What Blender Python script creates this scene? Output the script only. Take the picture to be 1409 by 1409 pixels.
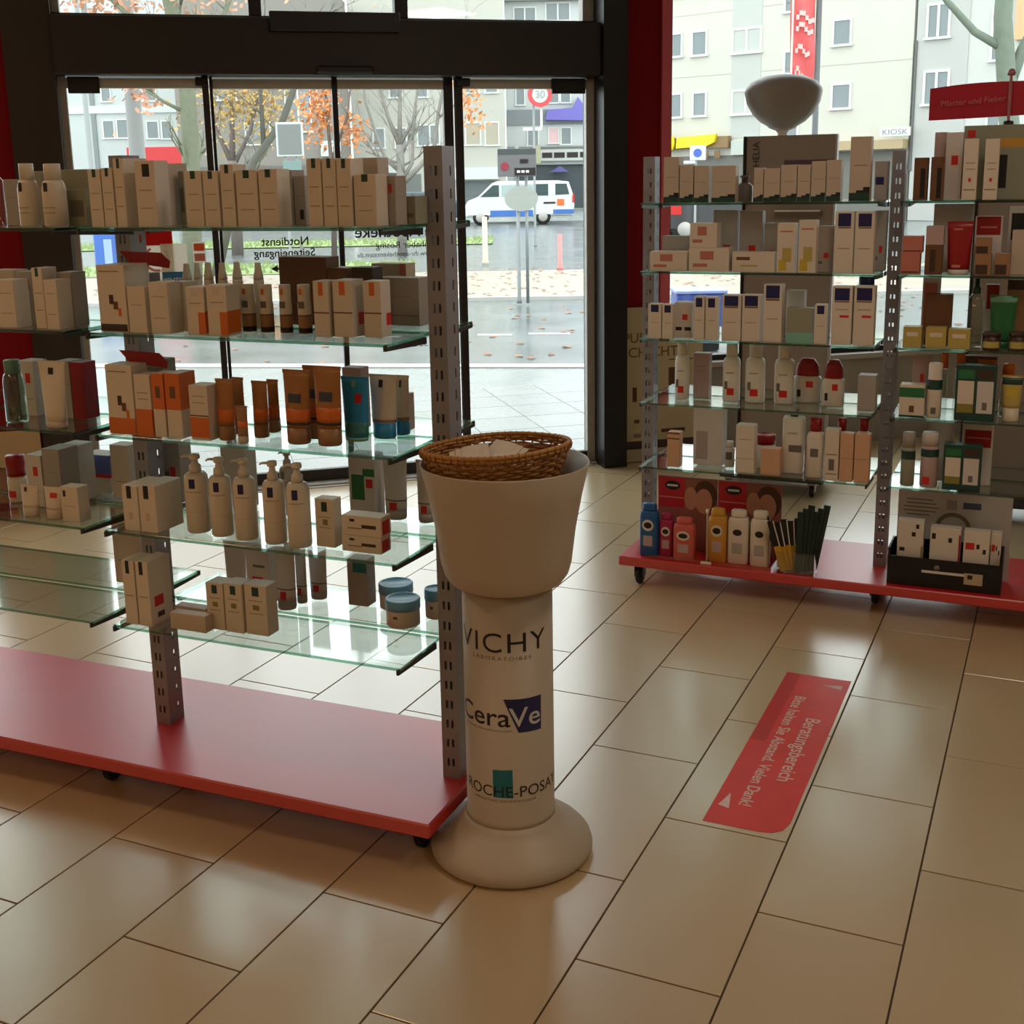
import bpy, bmesh, math, random
from mathutils import Vector, Matrix, Euler
random.seed(7)
for o in list(bpy.data.objects): bpy.data.objects.remove(o)
SC = bpy.context.scene
COL = SC.collection
PI = math.pi
def rad(a): return a*PI/180

# ------------------------------------------------------------------ camera, sky, lamps, exposure
O = Vector((-1.78813, 3.20211, 0.0))          # foot of the right door jamb
WALL_RZ = rad(39.4)                           # the shop front runs this way
STREET_RZ = rad(24.58)                        # the street runs this way
cam_d = bpy.data.cameras.new('camera'); cam = bpy.data.objects.new('camera', cam_d); COL.objects.link(cam)
yaw, pitch, roll = rad(-24.5806), rad(12.3491), rad(-1.0213)
fw = Vector((math.sin(yaw)*math.cos(pitch), math.cos(yaw)*math.cos(pitch), -math.sin(pitch)))
rg = Vector((math.cos(yaw), -math.sin(yaw), 0)); upv = rg.cross(fw)
r2 = rg*math.cos(roll)+upv*math.sin(roll); u2 = upv*math.cos(roll)-rg*math.sin(roll)
m = Matrix(((r2.x, u2.x, -fw.x), (r2.y, u2.y, -fw.y), (r2.z, u2.z, -fw.z)))
cam.matrix_world = Matrix.Translation((0.50118, -2.91375, 1.53739)) @ m.to_4x4()
cam_d.sensor_width = 36; cam_d.lens = 42.5575; cam_d.shift_y = -92.5/1409
cam_d.clip_start = 0.05; cam_d.clip_end = 400
SC.camera = cam

w = bpy.data.worlds.new('overcast_sky'); SC.world = w; w.use_nodes = True
bg = w.node_tree.nodes['Background']; bg.inputs[0].default_value = (0.955, 0.985, 1.0, 1); bg.inputs[1].default_value = 3.4
SC.view_settings.view_transform = 'Standard'; SC.view_settings.look = 'None'
SC.view_settings.exposure = 0.0; SC.view_settings.gamma = 1.0; SC.view_settings.use_curve_mapping = False
try:
    SC.cycles.transparent_max_bounces = 32; SC.cycles.max_bounces = 10; SC.cycles.caustics_reflective = False; SC.cycles.caustics_refractive = False
    SC.cycles.sample_clamp_indirect = 4.0
except Exception: pass
WARM = (1.0, 0.60, 0.31)
def ceiling_light(x, y, z, sx, sy, power, color=WARM, rz=0.0):
    l = bpy.data.lights.new('ceiling_panel_light', 'AREA'); l.shape = 'RECTANGLE'; l.size = sx; l.size_y = sy
    l.energy = power; l.color = color
    o = bpy.data.objects.new('ceiling_panel_light', l); COL.objects.link(o); o.location = (x, y, z); o.rotation_euler = (0, 0, rz)
    return o
for x_, y_, p_ in ((-2.6,-4.2,17), (-0.6,-5.0,13), (3.0,-3.6,8), (-3.2,-1.4,12)):
    ceiling_light(x_, y_, 3.15, .6, .6, p_*0.95)
for x_, y_, p_ in ((2.4,-1.2,15), (0.6,-0.3,13)):
    ceiling_light(x_, y_, 3.15, .6, .6, p_*0.95, (1.0, 0.83, 0.68))


# ------------------------------------------------------------------ materials
def lin(c): return tuple((v/255/12.92 if v/255 <= .04045 else ((v/255+.055)/1.055)**2.4) for v in c)
MATS = {}
def mat(name, rgb, rough=.55, metal=0.0, noise=.06, scale=30, spec=.5, bump=0.0, coat=0.0, rvar=0.0, ior=1.5, per_obj=0.0):
    key = (name, tuple(rgb), rough, metal, noise, scale, bump, coat, per_obj, spec, ior)
    if key in MATS: return MATS[key]
    M = bpy.data.materials.new(name); M.use_nodes = True
    nt = M.node_tree; N = nt.nodes; L = nt.links; b = N['Principled BSDF']
    c = lin(rgb)
    tc = N.new('ShaderNodeTexCoord'); nz = N.new('ShaderNodeTexNoise'); nz.inputs['Scale'].default_value = scale; nz.inputs['Detail'].default_value = 4
    L.new(tc.outputs['Object'], nz.inputs['Vector'])
    mx = N.new('ShaderNodeMixRGB'); mx.inputs[1].default_value = (*[max(0, v*(1-noise)) for v in c], 1); mx.inputs[2].default_value = (*[min(1, v*(1+noise)) for v in c], 1)
    L.new(nz.outputs['Fac'], mx.inputs[0])
    out = mx.outputs[0]
    if per_obj:
        oi = N.new('ShaderNodeObjectInfo'); hs = N.new('ShaderNodeHueSaturation'); mr = N.new('ShaderNodeMapRange')
        mr.inputs['To Min'].default_value = 1-per_obj; mr.inputs['To Max'].default_value = 1+per_obj
        L.new(oi.outputs['Random'], mr.inputs['Value']); L.new(mr.outputs[0], hs.inputs['Value']); L.new(out, hs.inputs['Color']); out = hs.outputs[0]
    L.new(out, b.inputs['Base Color'])
    b.inputs['Metallic'].default_value = metal; b.inputs['Specular IOR Level'].default_value = spec; b.inputs['IOR'].default_value = ior
    if coat: b.inputs['Coat Weight'].default_value = coat; b.inputs['Coat Roughness'].default_value = .08
    rm = N.new('ShaderNodeMapRange'); rm.inputs['To Min'].default_value = max(.02, rough-.02-rvar); rm.inputs['To Max'].default_value = min(1, rough+.02+rvar)
    L.new(nz.outputs['Fac'], rm.inputs['Value']); L.new(rm.outputs[0], b.inputs['Roughness'])
    if bump:
        bp = N.new('ShaderNodeBump'); bp.inputs['Strength'].default_value = bump; bp.inputs['Distance'].default_value = .01
        L.new(nz.outputs['Fac'], bp.inputs['Height']); L.new(bp.outputs[0], b.inputs['Normal'])
    MATS[key] = M
    return M
def glass_mat(name, tint, f0=.04, rough=.02, gain=1.0):
    if name in MATS: return MATS[name]
    M = bpy.data.materials.new(name); M.use_nodes = True; nt = M.node_tree; N = nt.nodes; L = nt.links
    for n in list(N): N.remove(n)
    out = N.new('ShaderNodeOutputMaterial'); tr = N.new('ShaderNodeBsdfTransparent'); gl = N.new('ShaderNodeBsdfGlossy')
    tr.inputs[0].default_value = (*tint, 1); gl.inputs['Roughness'].default_value = rough; gl.inputs[0].default_value = (1, 1, 1, 1)
    lw = N.new('ShaderNodeLayerWeight'); lw.inputs[0].default_value = .5
    pw = N.new('ShaderNodeMath'); pw.operation = 'POWER'; pw.inputs[1].default_value = 4.0
    L.new(lw.outputs['Facing'], pw.inputs[0])
    mr = N.new('ShaderNodeMapRange'); mr.inputs['To Min'].default_value = f0*gain; mr.inputs['To Max'].default_value = .95
    L.new(pw.outputs[0], mr.inputs['Value'])
    nz = N.new('ShaderNodeTexNoise'); nz.inputs['Scale'].default_value = 3; mm = N.new('ShaderNodeMath'); mm.operation = 'MULTIPLY_ADD'
    mm.inputs[1].default_value = .01; mm.inputs[2].default_value = rough; L.new(nz.outputs['Fac'], mm.inputs[0]); L.new(mm.outputs[0], gl.inputs['Roughness'])
    mx = N.new('ShaderNodeMixShader'); L.new(mr.outputs[0], mx.inputs[0]); L.new(tr.outputs[0], mx.inputs[1]); L.new(gl.outputs[0], mx.inputs[2])
    L.new(mx.outputs[0], out.inputs[0]); MATS[name] = M
    return M

def paper_mat(name, rgb, tr=.5):
    if name in MATS: return MATS[name]
    M = mat(name+'_base', rgb, .7, noise=.04, scale=12).copy(); M.name = name; nt = M.node_tree; N = nt.nodes; L = nt.links
    b = N['Principled BSDF']; out = N['Material Output']; t = N.new('ShaderNodeBsdfTranslucent'); mx = N.new('ShaderNodeMixShader')
    src = b.inputs['Base Color'].links[0].from_socket; L.new(src, t.inputs[0]); mx.inputs[0].default_value = tr
    L.new(b.outputs[0], mx.inputs[1]); L.new(t.outputs[0], mx.inputs[2]); L.new(mx.outputs[0], out.inputs[0]); MATS[name] = M
    return M
# ------------------------------------------------------------------ mesh helpers
class MB:
    def __init__(s): s.v = []; s.f = []; s.m = []; s.sm = []
    def add(s, vs, fs, mi=0, smooth=False):
        k = len(s.v); s.v += [tuple(v) for v in vs]
        for f in fs: s.f.append(tuple(i+k for i in f)); s.m.append(mi); s.sm.append(smooth)
        return s
    def box(s, x0, x1, y0, y1, z0, z1, mi=0):
        return s.add([(x0,y0,z0),(x1,y0,z0),(x1,y1,z0),(x0,y1,z0),(x0,y0,z1),(x1,y0,z1),(x1,y1,z1),(x0,y1,z1)],
              [(0,3,2,1),(4,5,6,7),(0,1,5,4),(1,2,6,5),(2,3,7,6),(3,0,4,7)], mi)
    def cbox(s, x0, x1, y0, y1, z0, z1, c, mi=0):
        X=(x0,x1); Y=(y0,y1); Z=(z0,z1); vs=[]; idx={}
        for i in (0,1):
            for j in (0,1):
                for k in (0,1):
                    sx=1-2*i; sy=1-2*j; sz=1-2*k; p=(X[i],Y[j],Z[k])
                    for a in range(3):
                        q=[p[0]+sx*c,p[1]+sy*c,p[2]+sz*c]; q[a]=p[a]; idx[(i,j,k,a)]=len(vs); vs.append(q)
        fs=[]
        def g(*t): return idx[t]
        for i in (0,1):
            f=[g(i,0,0,0),g(i,1,0,0),g(i,1,1,0),g(i,0,1,0)]; fs.append(f if i else f[::-1])
            f=[g(0,i,0,1),g(0,i,1,1),g(1,i,1,1),g(1,i,0,1)]; fs.append(f if i else f[::-1])
            f=[g(0,0,i,2),g(1,0,i,2),g(1,1,i,2),g(0,1,i,2)]; fs.append(f if i else f[::-1])
        for i in (0,1):
            for j in (0,1):
                fs.append([g(i,j,0,0),g(i,j,1,0),g(i,j,1,1),g(i,j,0,1)] if i==j else [g(i,j,0,1),g(i,j,1,1),g(i,j,1,0),g(i,j,0,0)])
                fs.append([g(i,0,j,0),g(i,1,j,0),g(i,1,j,2),g(i,0,j,2)] if i!=j else [g(i,0,j,2),g(i,1,j,2),g(i,1,j,0),g(i,0,j,0)])
                fs.append([g(0,i,j,1),g(1,i,j,1),g(1,i,j,2),g(0,i,j,2)] if i==j else [g(0,i,j,2),g(1,i,j,2),g(1,i,j,1),g(0,i,j,1)])
        for i in (0,1):
            for j in (0,1):
                for k in (0,1):
                    f=[g(i,j,k,0),g(i,j,k,1),g(i,j,k,2)]; fs.append(f if (i+j+k)%2 else f[::-1])
        return s.add(vs, fs, mi)
    def lathe(s, prof, n=24, cx=0, cy=0, sx=1, sy=1, mi=0, smooth=True, cap=True, sq=0.0):
        vs=[]; fs=[]
        for r,z in prof:
            for i in range(n):
                a=2*PI*i/n; c,q=math.cos(a),math.sin(a)
                if sq:
                    e=1-sq*.6; c=math.copysign(abs(c)**e,c); q=math.copysign(abs(q)**e,q)
                vs.append((cx+r*sx*c, cy+r*sy*q, z))
        for k in range(len(prof)-1):
            for i in range(n):
                j=(i+1)%n; fs.append((k*n+i,k*n+j,(k+1)*n+j,(k+1)*n+i))
        s.add(vs,fs,mi,smooth)
        if cap:
            b=len(s.v)-len(vs)
            if prof[0][0]>1e-6: s.f.append(tuple(b+i for i in range(n-1,-1,-1))); s.m.append(mi); s.sm.append(False)
            if prof[-1][0]>1e-6: s.f.append(tuple(b+(len(prof)-1)*n+i for i in range(n))); s.m.append(mi); s.sm.append(False)
        return s
    def loft(s, rings, mi=0, smooth=True, cap=True):
        n=len(rings[0]); vs=[p for r in rings for p in r]; fs=[]
        for k in range(len(rings)-1):
            for i in range(n):
                j=(i+1)%n; fs.append((k*n+i,k*n+j,(k+1)*n+j,(k+1)*n+i))
        b=len(s.v); s.add(vs,fs,mi,smooth)
        if cap:
            s.f.append(tuple(b+i for i in range(n-1,-1,-1))); s.m.append(mi); s.sm.append(False)
            s.f.append(tuple(b+(len(rings)-1)*n+i for i in range(n))); s.m.append(mi); s.sm.append(False)
        return s
    def tube(s, pts, r, n=8, mi=0, closed=False):
        pts=[Vector(p) for p in pts]; m=len(pts); rr=r if isinstance(r,(list,tuple)) else [r]*m
        rings=[]; prev=None
        for i,p in enumerate(pts):
            d=(pts[(i+1)%m]-pts[i-1]) if closed else (pts[min(i+1,m-1)]-pts[max(i-1,0)])
            d.normalize()
            a=prev if prev is not None else (Vector((0,0,1)) if abs(d.z)<.9 else Vector((1,0,0)))
            x=(a-d*a.dot(d))
            if x.length<1e-5: x=d.orthogonal()
            x.normalize(); y=d.cross(x); prev=x
            rings.append([tuple(p+x*(rr[i]*math.cos(2*PI*k/n))+y*(rr[i]*math.sin(2*PI*k/n))) for k in range(n)])
        if closed:
            vs=[q for r_ in rings for q in r_]; fs=[]
            for k in range(m):
                for i in range(n): fs.append((k*n+i,k*n+(i+1)%n,((k+1)%m)*n+(i+1)%n,((k+1)%m)*n+i))
            return s.add(vs,fs,mi,True)
        return s.loft(rings,mi)
    def prism(s, poly, y0, y1, mi=0):   # poly of (x,z), extruded along y
        n=len(poly); vs=[(x,y0,z) for x,z in poly]+[(x,y1,z) for x,z in poly]
        fs=[tuple(range(n)), tuple(range(2*n-1,n-1,-1))]+[(i,i+n,(i+1)%n+n,(i+1)%n) for i in range(n)]
        return s.add(vs,fs,mi)
    def slab(s, poly, z0, z1, mi=0):    # poly of (x,y), extruded along z
        n=len(poly); vs=[(x,y,z0) for x,y in poly]+[(x,y,z1) for x,y in poly]
        fs=[tuple(range(n-1,-1,-1)), tuple(range(n,2*n))]+[(i,(i+1)%n,(i+1)%n+n,i+n) for i in range(n)]
        return s.add(vs,fs,mi)
    def xform(s, M):
        s.v=[tuple(M@Vector(v)) for v in s.v]; return s
    def mesh(s, name, mats):
        me=bpy.data.meshes.new(name); me.from_pydata(s.v,[],s.f); 
        for m_ in (mats if isinstance(mats,(list,tuple)) else [mats]): me.materials.append(m_)
        me.polygons.foreach_set('material_index', s.m); me.polygons.foreach_set('use_smooth', s.sm)
        me.update(); return me
def tag(o, label=None, cat=None, group=None, kind=None):
    if label: o['label']=label
    if cat: o['category']=cat
    if group: o['group']=group
    if kind: o['kind']=kind
    return o
def obj(name, mb, mats, parent=None, loc=(0,0,0), rz=0.0, fix=False):
    me = mb if isinstance(mb, bpy.types.Mesh) else mb.mesh(name, mats)
    if fix:
        bm=bmesh.new(); bm.from_mesh(me); bmesh.ops.recalc_face_normals(bm, faces=bm.faces); bm.to_mesh(me); bm.free()
    o=bpy.data.objects.new(name, me); COL.objects.link(o); o.location=loc; o.rotation_euler=(0,0,rz)
    if parent: o.parent=parent
    return o
def empty(name, loc, rz=0.0):
    o=bpy.data.objects.new(name, None); COL.objects.link(o); o.location=loc; o.rotation_euler=(0,0,rz); o.empty_display_size=.1
    return o
def text_geo(s, size, font_scale_x=1.0, bold=0.0, res=3, spacing=1.0):
    """flat lettering: verts (x, y) and faces, baseline at y=0, centred on x=0"""
    c=bpy.data.curves.new('lettering','FONT'); c.body=s; c.size=size; c.resolution_u=res; c.align_x='CENTER'; c.offset=bold; c.space_character=spacing
    o=bpy.data.objects.new('lettering',c); COL.objects.link(o); dg=bpy.context.evaluated_depsgraph_get()
    me=bpy.data.meshes.new_from_object(o.evaluated_get(dg))
    vs=[(v.co.x*font_scale_x, v.co.y) for v in me.vertices]; fs=[tuple(p.vertices) for p in me.polygons]
    bpy.data.objects.remove(o); bpy.data.meshes.remove(me); bpy.data.curves.remove(c)
    return vs, fs
def WLm(): return Matrix.Translation(O) @ Matrix.Rotation(WALL_RZ,4,'Z')
def STm(): return Matrix.Translation(O) @ Matrix.Rotation(STREET_RZ,4,'Z')
def WL(t,n,z): return WLm() @ Vector((t,n,z))
def ST(s,d,z): return STm() @ Vector((s,d,z))
def wobj(name, mb, mats, parent=None, **k):
    return obj(name, mb, mats, parent, (0,0,0) if parent else tuple(O), 0 if parent else WALL_RZ, **k)
def sobj(name, mb, mats, parent=None, **k):
    return obj(name, mb, mats, parent, (0,0,0) if parent else tuple(O), 0 if parent else STREET_RZ, **k)

# shared materials
m_red   = mat('red_wall_paint', (124,12,18), .7, noise=.05, scale=4, spec=.15)
m_redlam= mat('red_laminate', (200,0,10), .36, noise=.02, scale=40, spec=.5, rvar=-.015, ior=2.1)
m_dark  = mat('dark_brown_metal', (34,29,27), .45, noise=.1, scale=8)
m_black = mat('black_metal', (14,14,15), .4, noise=.1, scale=8)
m_alu   = mat('grey_aluminium', (176,172,166), .42, metal=.3, noise=.06, scale=12)
m_steel = mat('grey_steel', (152,152,160), .42, metal=.2, noise=.06, scale=25)
m_brkt  = mat('dark_grey_steel', (62,62,62), .4, metal=.4, noise=.08, scale=25)
m_rub   = mat('black_rubber', (22,22,22), .7, noise=.1, scale=40)
m_glass = glass_mat('window_glass', (.93,.965,.955), .035)
m_shelf = glass_mat('shelf_glass', (.88,.95,.92), .05, .06, 1.2)
m_shelf_edge = glass_mat('shelf_glass_edge', (.20,.42,.31), .07, .08)
m_acryl = glass_mat('clear_acrylic', (.95,.96,.96), .05)
m_paint = mat('white_wall_paint', (205,198,186), .7, noise=.04, scale=3)
m_ceil  = mat('white_ceiling', (214,209,200), .8, noise=.03, scale=3)
m_tile  = mat('beige_floor_tile', (197,172,132), .25, noise=.025, scale=1.6, spec=.9, rvar=-.02, ior=2.1, per_obj=.05)
m_grout = mat('brown_grout', (70,54,38), .8, noise=.12, scale=60)
m_white = mat('white_plastic', (226,220,208), .42, noise=.03, scale=10)
m_text  = mat('black_print', (28,20,18), .5)

# ------------------------------------------------------------------ the room
ROOM = (-6.4, 5.0, -10.2, 0.0)    # t0, t1, n0, n1 in the shop-front frame
def room_poly():
    t0,t1,n0,n1=ROOM
    return [WL(t,n,0) for t,n in ((t0,n0),(t1,n0),(t1,n1),(t0,n1))]
def clip(poly, quad):
    out=poly
    for i in range(4):
        a=quad[i]; b=quad[(i+1)%4]; ins=out; out=[]
        if not ins: return []
        def side(p): return (b.x-a.x)*(p[1]-a.y)-(b.y-a.y)*(p[0]-a.x)
        for k in range(len(ins)):
            p,q=ins[k-1],ins[k]; sp,sq=side(p),side(q)
            if (sp>=0)!=(sq>=0):
                u=sp/(sp-sq); out.append((p[0]+(q[0]-p[0])*u, p[1]+(q[1]-p[1])*u))
            if sq>=0: out.append(q)
    return out
RP=room_poly()
g=MB().slab([(p.x,p.y) for p in RP], -.06, -.0022)
floor=tag(obj('floor', g, m_grout), kind='structure')
TW=.3; TL=.6; GAP=.0020
tiles=[]
for k in range(-45,46):
    for j in range(-25,26):
        x0=k*TW; y0=j*TL+(0 if k%2==0 else .3)
        q=[(x0+GAP,y0+GAP),(x0+TW-GAP,y0+GAP),(x0+TW-GAP,y0+TL-GAP),(x0+GAP,y0+TL-GAP)]
        c=clip(q,RP)
        if len(c)<3: continue
        ar=abs(sum(c[i-1][0]*c[i][1]-c[i][0]*c[i-1][1] for i in range(len(c))))/2
        if ar<.002: continue
        cx=x0+TW/2; cy=y0+TL/2
        v=Vector((cx,cy,0))-cam.location; loc=cam.matrix_world.inverted()@Vector((cx,cy,0))
        vis = loc.z<-.3 and abs(loc.x/loc.z)<.52 and v.length<9
        tiles.append((0 if vis else 1, v.length, c, abs(ar-(TW-2*GAP)*(TL-2*GAP))<1e-6, cx, cy))
tiles.sort(key=lambda a:a[:2])
full=MB().cbox(-TW/2+GAP,TW/2-GAP,-TL/2+GAP,TL/2-GAP,-.009,0,.0009).mesh('tile',m_tile)
rest=MB()
for i,(inv,d,c,isfull,cx,cy) in enumerate(tiles):
    if i<298:
        if isfull: o=bpy.data.objects.new('tile',full); COL.objects.link(o); o.location=(cx,cy,0); o.parent=floor
        else: obj('tile', MB().slab([(a-cx,b-cy) for a,b in c],-.009,0), m_tile, floor, (cx,cy,0), fix=True)
    else: rest.slab(c,-.009,0)
if rest.v: tag(obj('tile_field', rest, m_tile, floor, fix=True), kind='stuff')

H=3.2
t0,t1,n0,n1=ROOM
def S_(name,mb,mm): return tag(wobj(name,mb,mm),kind='structure')
S_('ceiling', MB().box(t0-.2,t1+.2,n0-.2,n1+.25,H,H+.2), m_ceil)
S_('wall_left', MB().box(t0-.2,t0,n0-.2,n1+.25,-.06,H), m_paint)
S_('wall_right', MB().box(t1,t1+.2,n0-.2,n1+.25,-.06,H), m_paint)
S_('wall_rear', MB().box(t0,t1,n0-.2,n0,-.06,H), m_paint)
# shop front: red panels, piers, header
g=MB()
g.box(t0,-5.55,0,.2,0,H); g.box(-3.08,-2.84,-.03,.2,0,H); g.box(-5.55,-3.08,0,.2,2.95,H)
g.box(.13,.352,-.03,.2,0,H); g.box(-2.84,.13,0,.2,3.0,H); g.box(.404,t1,0,.2,2.95,H); g.box(4.7,t1,0,.2,.5,2.95)
S_('wall_front', g, m_red)
m_lowwall=mat('grey_parapet_paint',(150,142,132),.7,noise=.05,scale=5)
S_('wall_lower', MB().box(.404,t1,0,.2,0,.5).box(-5.55,-3.08,0,.2,0,.5), m_lowwall)
S_('trim_1', MB().box(-2.84,-2.625,-.06,.2,0,3.0), mat('dark_bronze_panel',(38,28,20),.5,noise=.1,scale=5))
S_('trim_2', MB().box(0,.13,-.14,.2,0,H), m_black)
S_('trim_3', MB().cbox(-2.625,0,-.10,.2,2.045,2.305,.004), m_dark)
S_('trim_4', MB().box(.352,.404,-.05,.2,0,H), mat('red_frame_lit_tone',(205,92,104),.5,noise=.04,scale=6))  # red frame lightened in colour to stand for daylight falling on it
S_('trim_5', MB().cbox(.404,4.7,-.04,.24,.5,.53,.003).cbox(-5.55,-3.08,-.04,.24,.5,.53,.003), mat('grey_sill_stone',(165,160,152),.5,noise=.08,scale=20))
# window_1: the fanlight over the doors
w1=S_('window_1', MB().box(-2.625,0,.02,.08,2.96,3.0).box(-2.625,0,.02,.08,2.305,2.325), m_dark)
for a,b in ((-2.625,-2.59),(-1.735,-1.675),(-1.03,-.965),(-.06,0)): wobj('mullion', MB().cbox(a,b,.015,.085,2.325,2.96,.002), m_dark if a>-2.6 and a<-.1 else m_alu, w1)
for a,b in ((-2.59,-1.735),(-1.675,-1.03),(-.965,-.06)): wobj('pane', MB().box(a,b,.046,.054,2.325,2.96), m_glass, w1)
wobj('operator_cover', MB().cbox(-1.65,-1.03,-.13,-.101,2.24,2.33,.004), m_black, w1)
# window_2: the big shop window on the right
w2=S_('window_2', MB().box(.404,.44,.03,.1,.53,2.95).box(.404,4.7,.03,.1,2.9,2.95).box(.404,4.7,.03,.1,.53,.56).box(2.9,2.96,.03,.1,.56,2.9), m_black)
for a,b in ((.44,2.9),(2.96,4.7)): wobj('pane', MB().box(a,b,.06,.068,.56,2.9), m_glass, w2)
w3=S_('window_3', MB().box(-5.55,-5.5,.03,.1,.53,2.95).box(-3.13,-3.08,.03,.1,.53,2.95).box(-5.5,-3.13,.03,.1,.53,.56).box(-5.5,-3.13,.03,.1,2.9,2.95), m_black)
wobj('pane', MB().box(-5.5,-3.13,.06,.068,.56,2.9), m_glass, w3)
# door_1: two sliding leaves between two fixed leaves
d1=S_('door_1', MB().cbox(-2.625,-.0,-.03,.12,-.004,.012,.002), m_alu)
def leaf(a,b,n,z1=2.035): 
    wobj('pane', MB().box(a,b,n-.005,n+.005,.06,z1-.04), m_glass, d1)
    wobj('top_rail', MB().cbox(a,b,n-.018,n+.018,z1-.045,z1,.002), mat('pale_aluminium',(196,196,190),.4,metal=.2), d1)
    wobj('bottom_rail', MB().cbox(a,b,n-.018,n+.018,.012,.07,.002), m_dark, d1)
leaf(-2.59,-1.975,.03); leaf(-1.925,-1.352,.07); leaf(-1.325,-.79,.07); leaf(-.70,-.045,.03)
for a,b,n,mm in ((-2.622,-2.59,.03,m_alu),(-1.975,-1.945,.03,m_dark),(-1.94,-1.925,.07,m_black),(-1.352,-1.325,.07,m_black),(-.79,-.742,.07,m_dark),(-.738,-.70,.03,m_dark),(-.045,-.0,.03,m_alu)):
    wobj('stile', MB().cbox(a,b,n-.02,n+.02,.012,2.045,.002), mm, d1)
for a,b,z in ((-2.58,-2.44,1.965),(-.235,-.055,1.965),(-2.005,-1.95,2.0),(-.735,-.665,2.0)):
    wobj('clamp', MB().cbox(a,b,-.012,.011,z,2.04,.003), m_black, d1)
wobj('motion_sensor', MB().cbox(-1.44,-1.17,-.135,-.101,2.05,2.085,.008), m_black, d1)
wobj('floor_track', MB().box(-2.6,-.03,-.06,-.035,.0005,.004), m_alu, d1)
# lettering stuck on the outside of the panes, read mirrored from inside
def letters(name, s, size, tc, z, n, mm, parent, mirror=True, sx=1.0, bold=0.0):
    vs,fs=text_geo(s,size,sx,bold)
    k=-1 if mirror else 1
    g=MB().add([(tc+k*x, n, z+y) for x,y in vs], fs)
    return wobj(name, g, mm, parent)
m_ink=mat('dark_blue_ink',(30,30,48),.6)
letters('lettering','Notdienst',.058,-1.62,1.236,.0635,m_ink,d1,bold=.0008)
letters('lettering','Seiteneingang',.056,-1.625,1.180,.0635,m_ink,d1,bold=.0008)
wobj('arrow', MB().add([(-1.70,.0635,1.120),(-1.665,.0635,1.138),(-1.665,.0635,1.126),(-1.60,.0635,1.126),(-1.60,.0635,1.114),(-1.665,.0635,1.114),(-1.665,.0635,1.102)],[(0,1,2,3,4,5,6)]), m_ink, d1)
letters('lettering','Ihre Apotheke',.085,-1.02,1.262,.0635,m_ink,d1,bold=.001)
letters('lettering','Inhaber Rösing',.048,-1.02,1.205,.0635,m_ink,d1)
letters('lettering','www.ihr-apothekenteam.de',.036,-1.06,1.162,.0635,m_ink,d1)
letters('lettering','54 52 25 32 52',.045,-.99,.690,.0635,m_ink,d1)
# paper notices inside the left fixed leaf
def notice(name, label, x0,x1,z0,z1, base, parts, dn=0.0):
    t_=tag(wobj(name, MB().box(x0,x1,.019+dn,.0215+dn,z0,z1), base), label, 'poster')
    for nm,a,b,c,e,mm in parts: wobj(nm, MB().box(x0+(x1-x0)*a,x0+(x1-x0)*b,.0182+dn,.0192+dn,z0+(z1-z0)*c,z0+(z1-z0)*e), mm, t_)
    return t_
m_paper=mat('white_paper',(225,222,214),.7); m_pred=mat('red_print',(200,24,22),.5); m_tpap=paper_mat('thin_white_paper',(232,228,220)); m_tred=paper_mat('thin_red_print',(214,24,20)); m_pblue=paper_mat('thin_blue_print',(80,150,200))
m_porange=paper_mat('thin_orange_print',(236,130,80)); m_ppink=mat('pink_print',(205,130,125),.5)
po=notice('poster','white notice with red header and red ring on the left door pane',-2.345,-2.165,1.07,1.335,m_tpap,[('header',0,1,.70,1,m_tred)])
vs=[];fs=[];n_=28
for i in range(n_):
    a=2*PI*i/n_; vs+= [(-2.245+.062*math.cos(a),.0185,1.19+.062*math.sin(a)),(-2.245+.05*math.cos(a),.0185,1.19+.05*math.sin(a))]
for i in range(n_):
    if 3<i<24: continue
    fs.append((2*i,2*i+1,2*((i+1)%n_)+1,2*((i+1)%n_)))
fs+= [(2*i,2*i+1,2*i+3,2*i+2) for i in range(9,22)]
wobj('ring', MB().add(vs,fs), m_ppink, po)
po2=notice('poster','pale notice with blue strip and white letters on the left door pane',-2.225,-2.10,1.05,1.262,m_tpap,[('strip',0,1,.06,.36,m_pblue)],-.0035)
letters('lettering','APOTHEKE',.03,-2.163,1.075,.0144,m_paper,po2,bold=.0006)
notice('poster','small card with orange and pink bars on the left door pane',-2.072,-2.012,1.165,1.266,m_tpap,[('bar',.08,.92,.58,.93,m_porange),('bar',.08,.92,.08,.45,m_ppink)])

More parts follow.
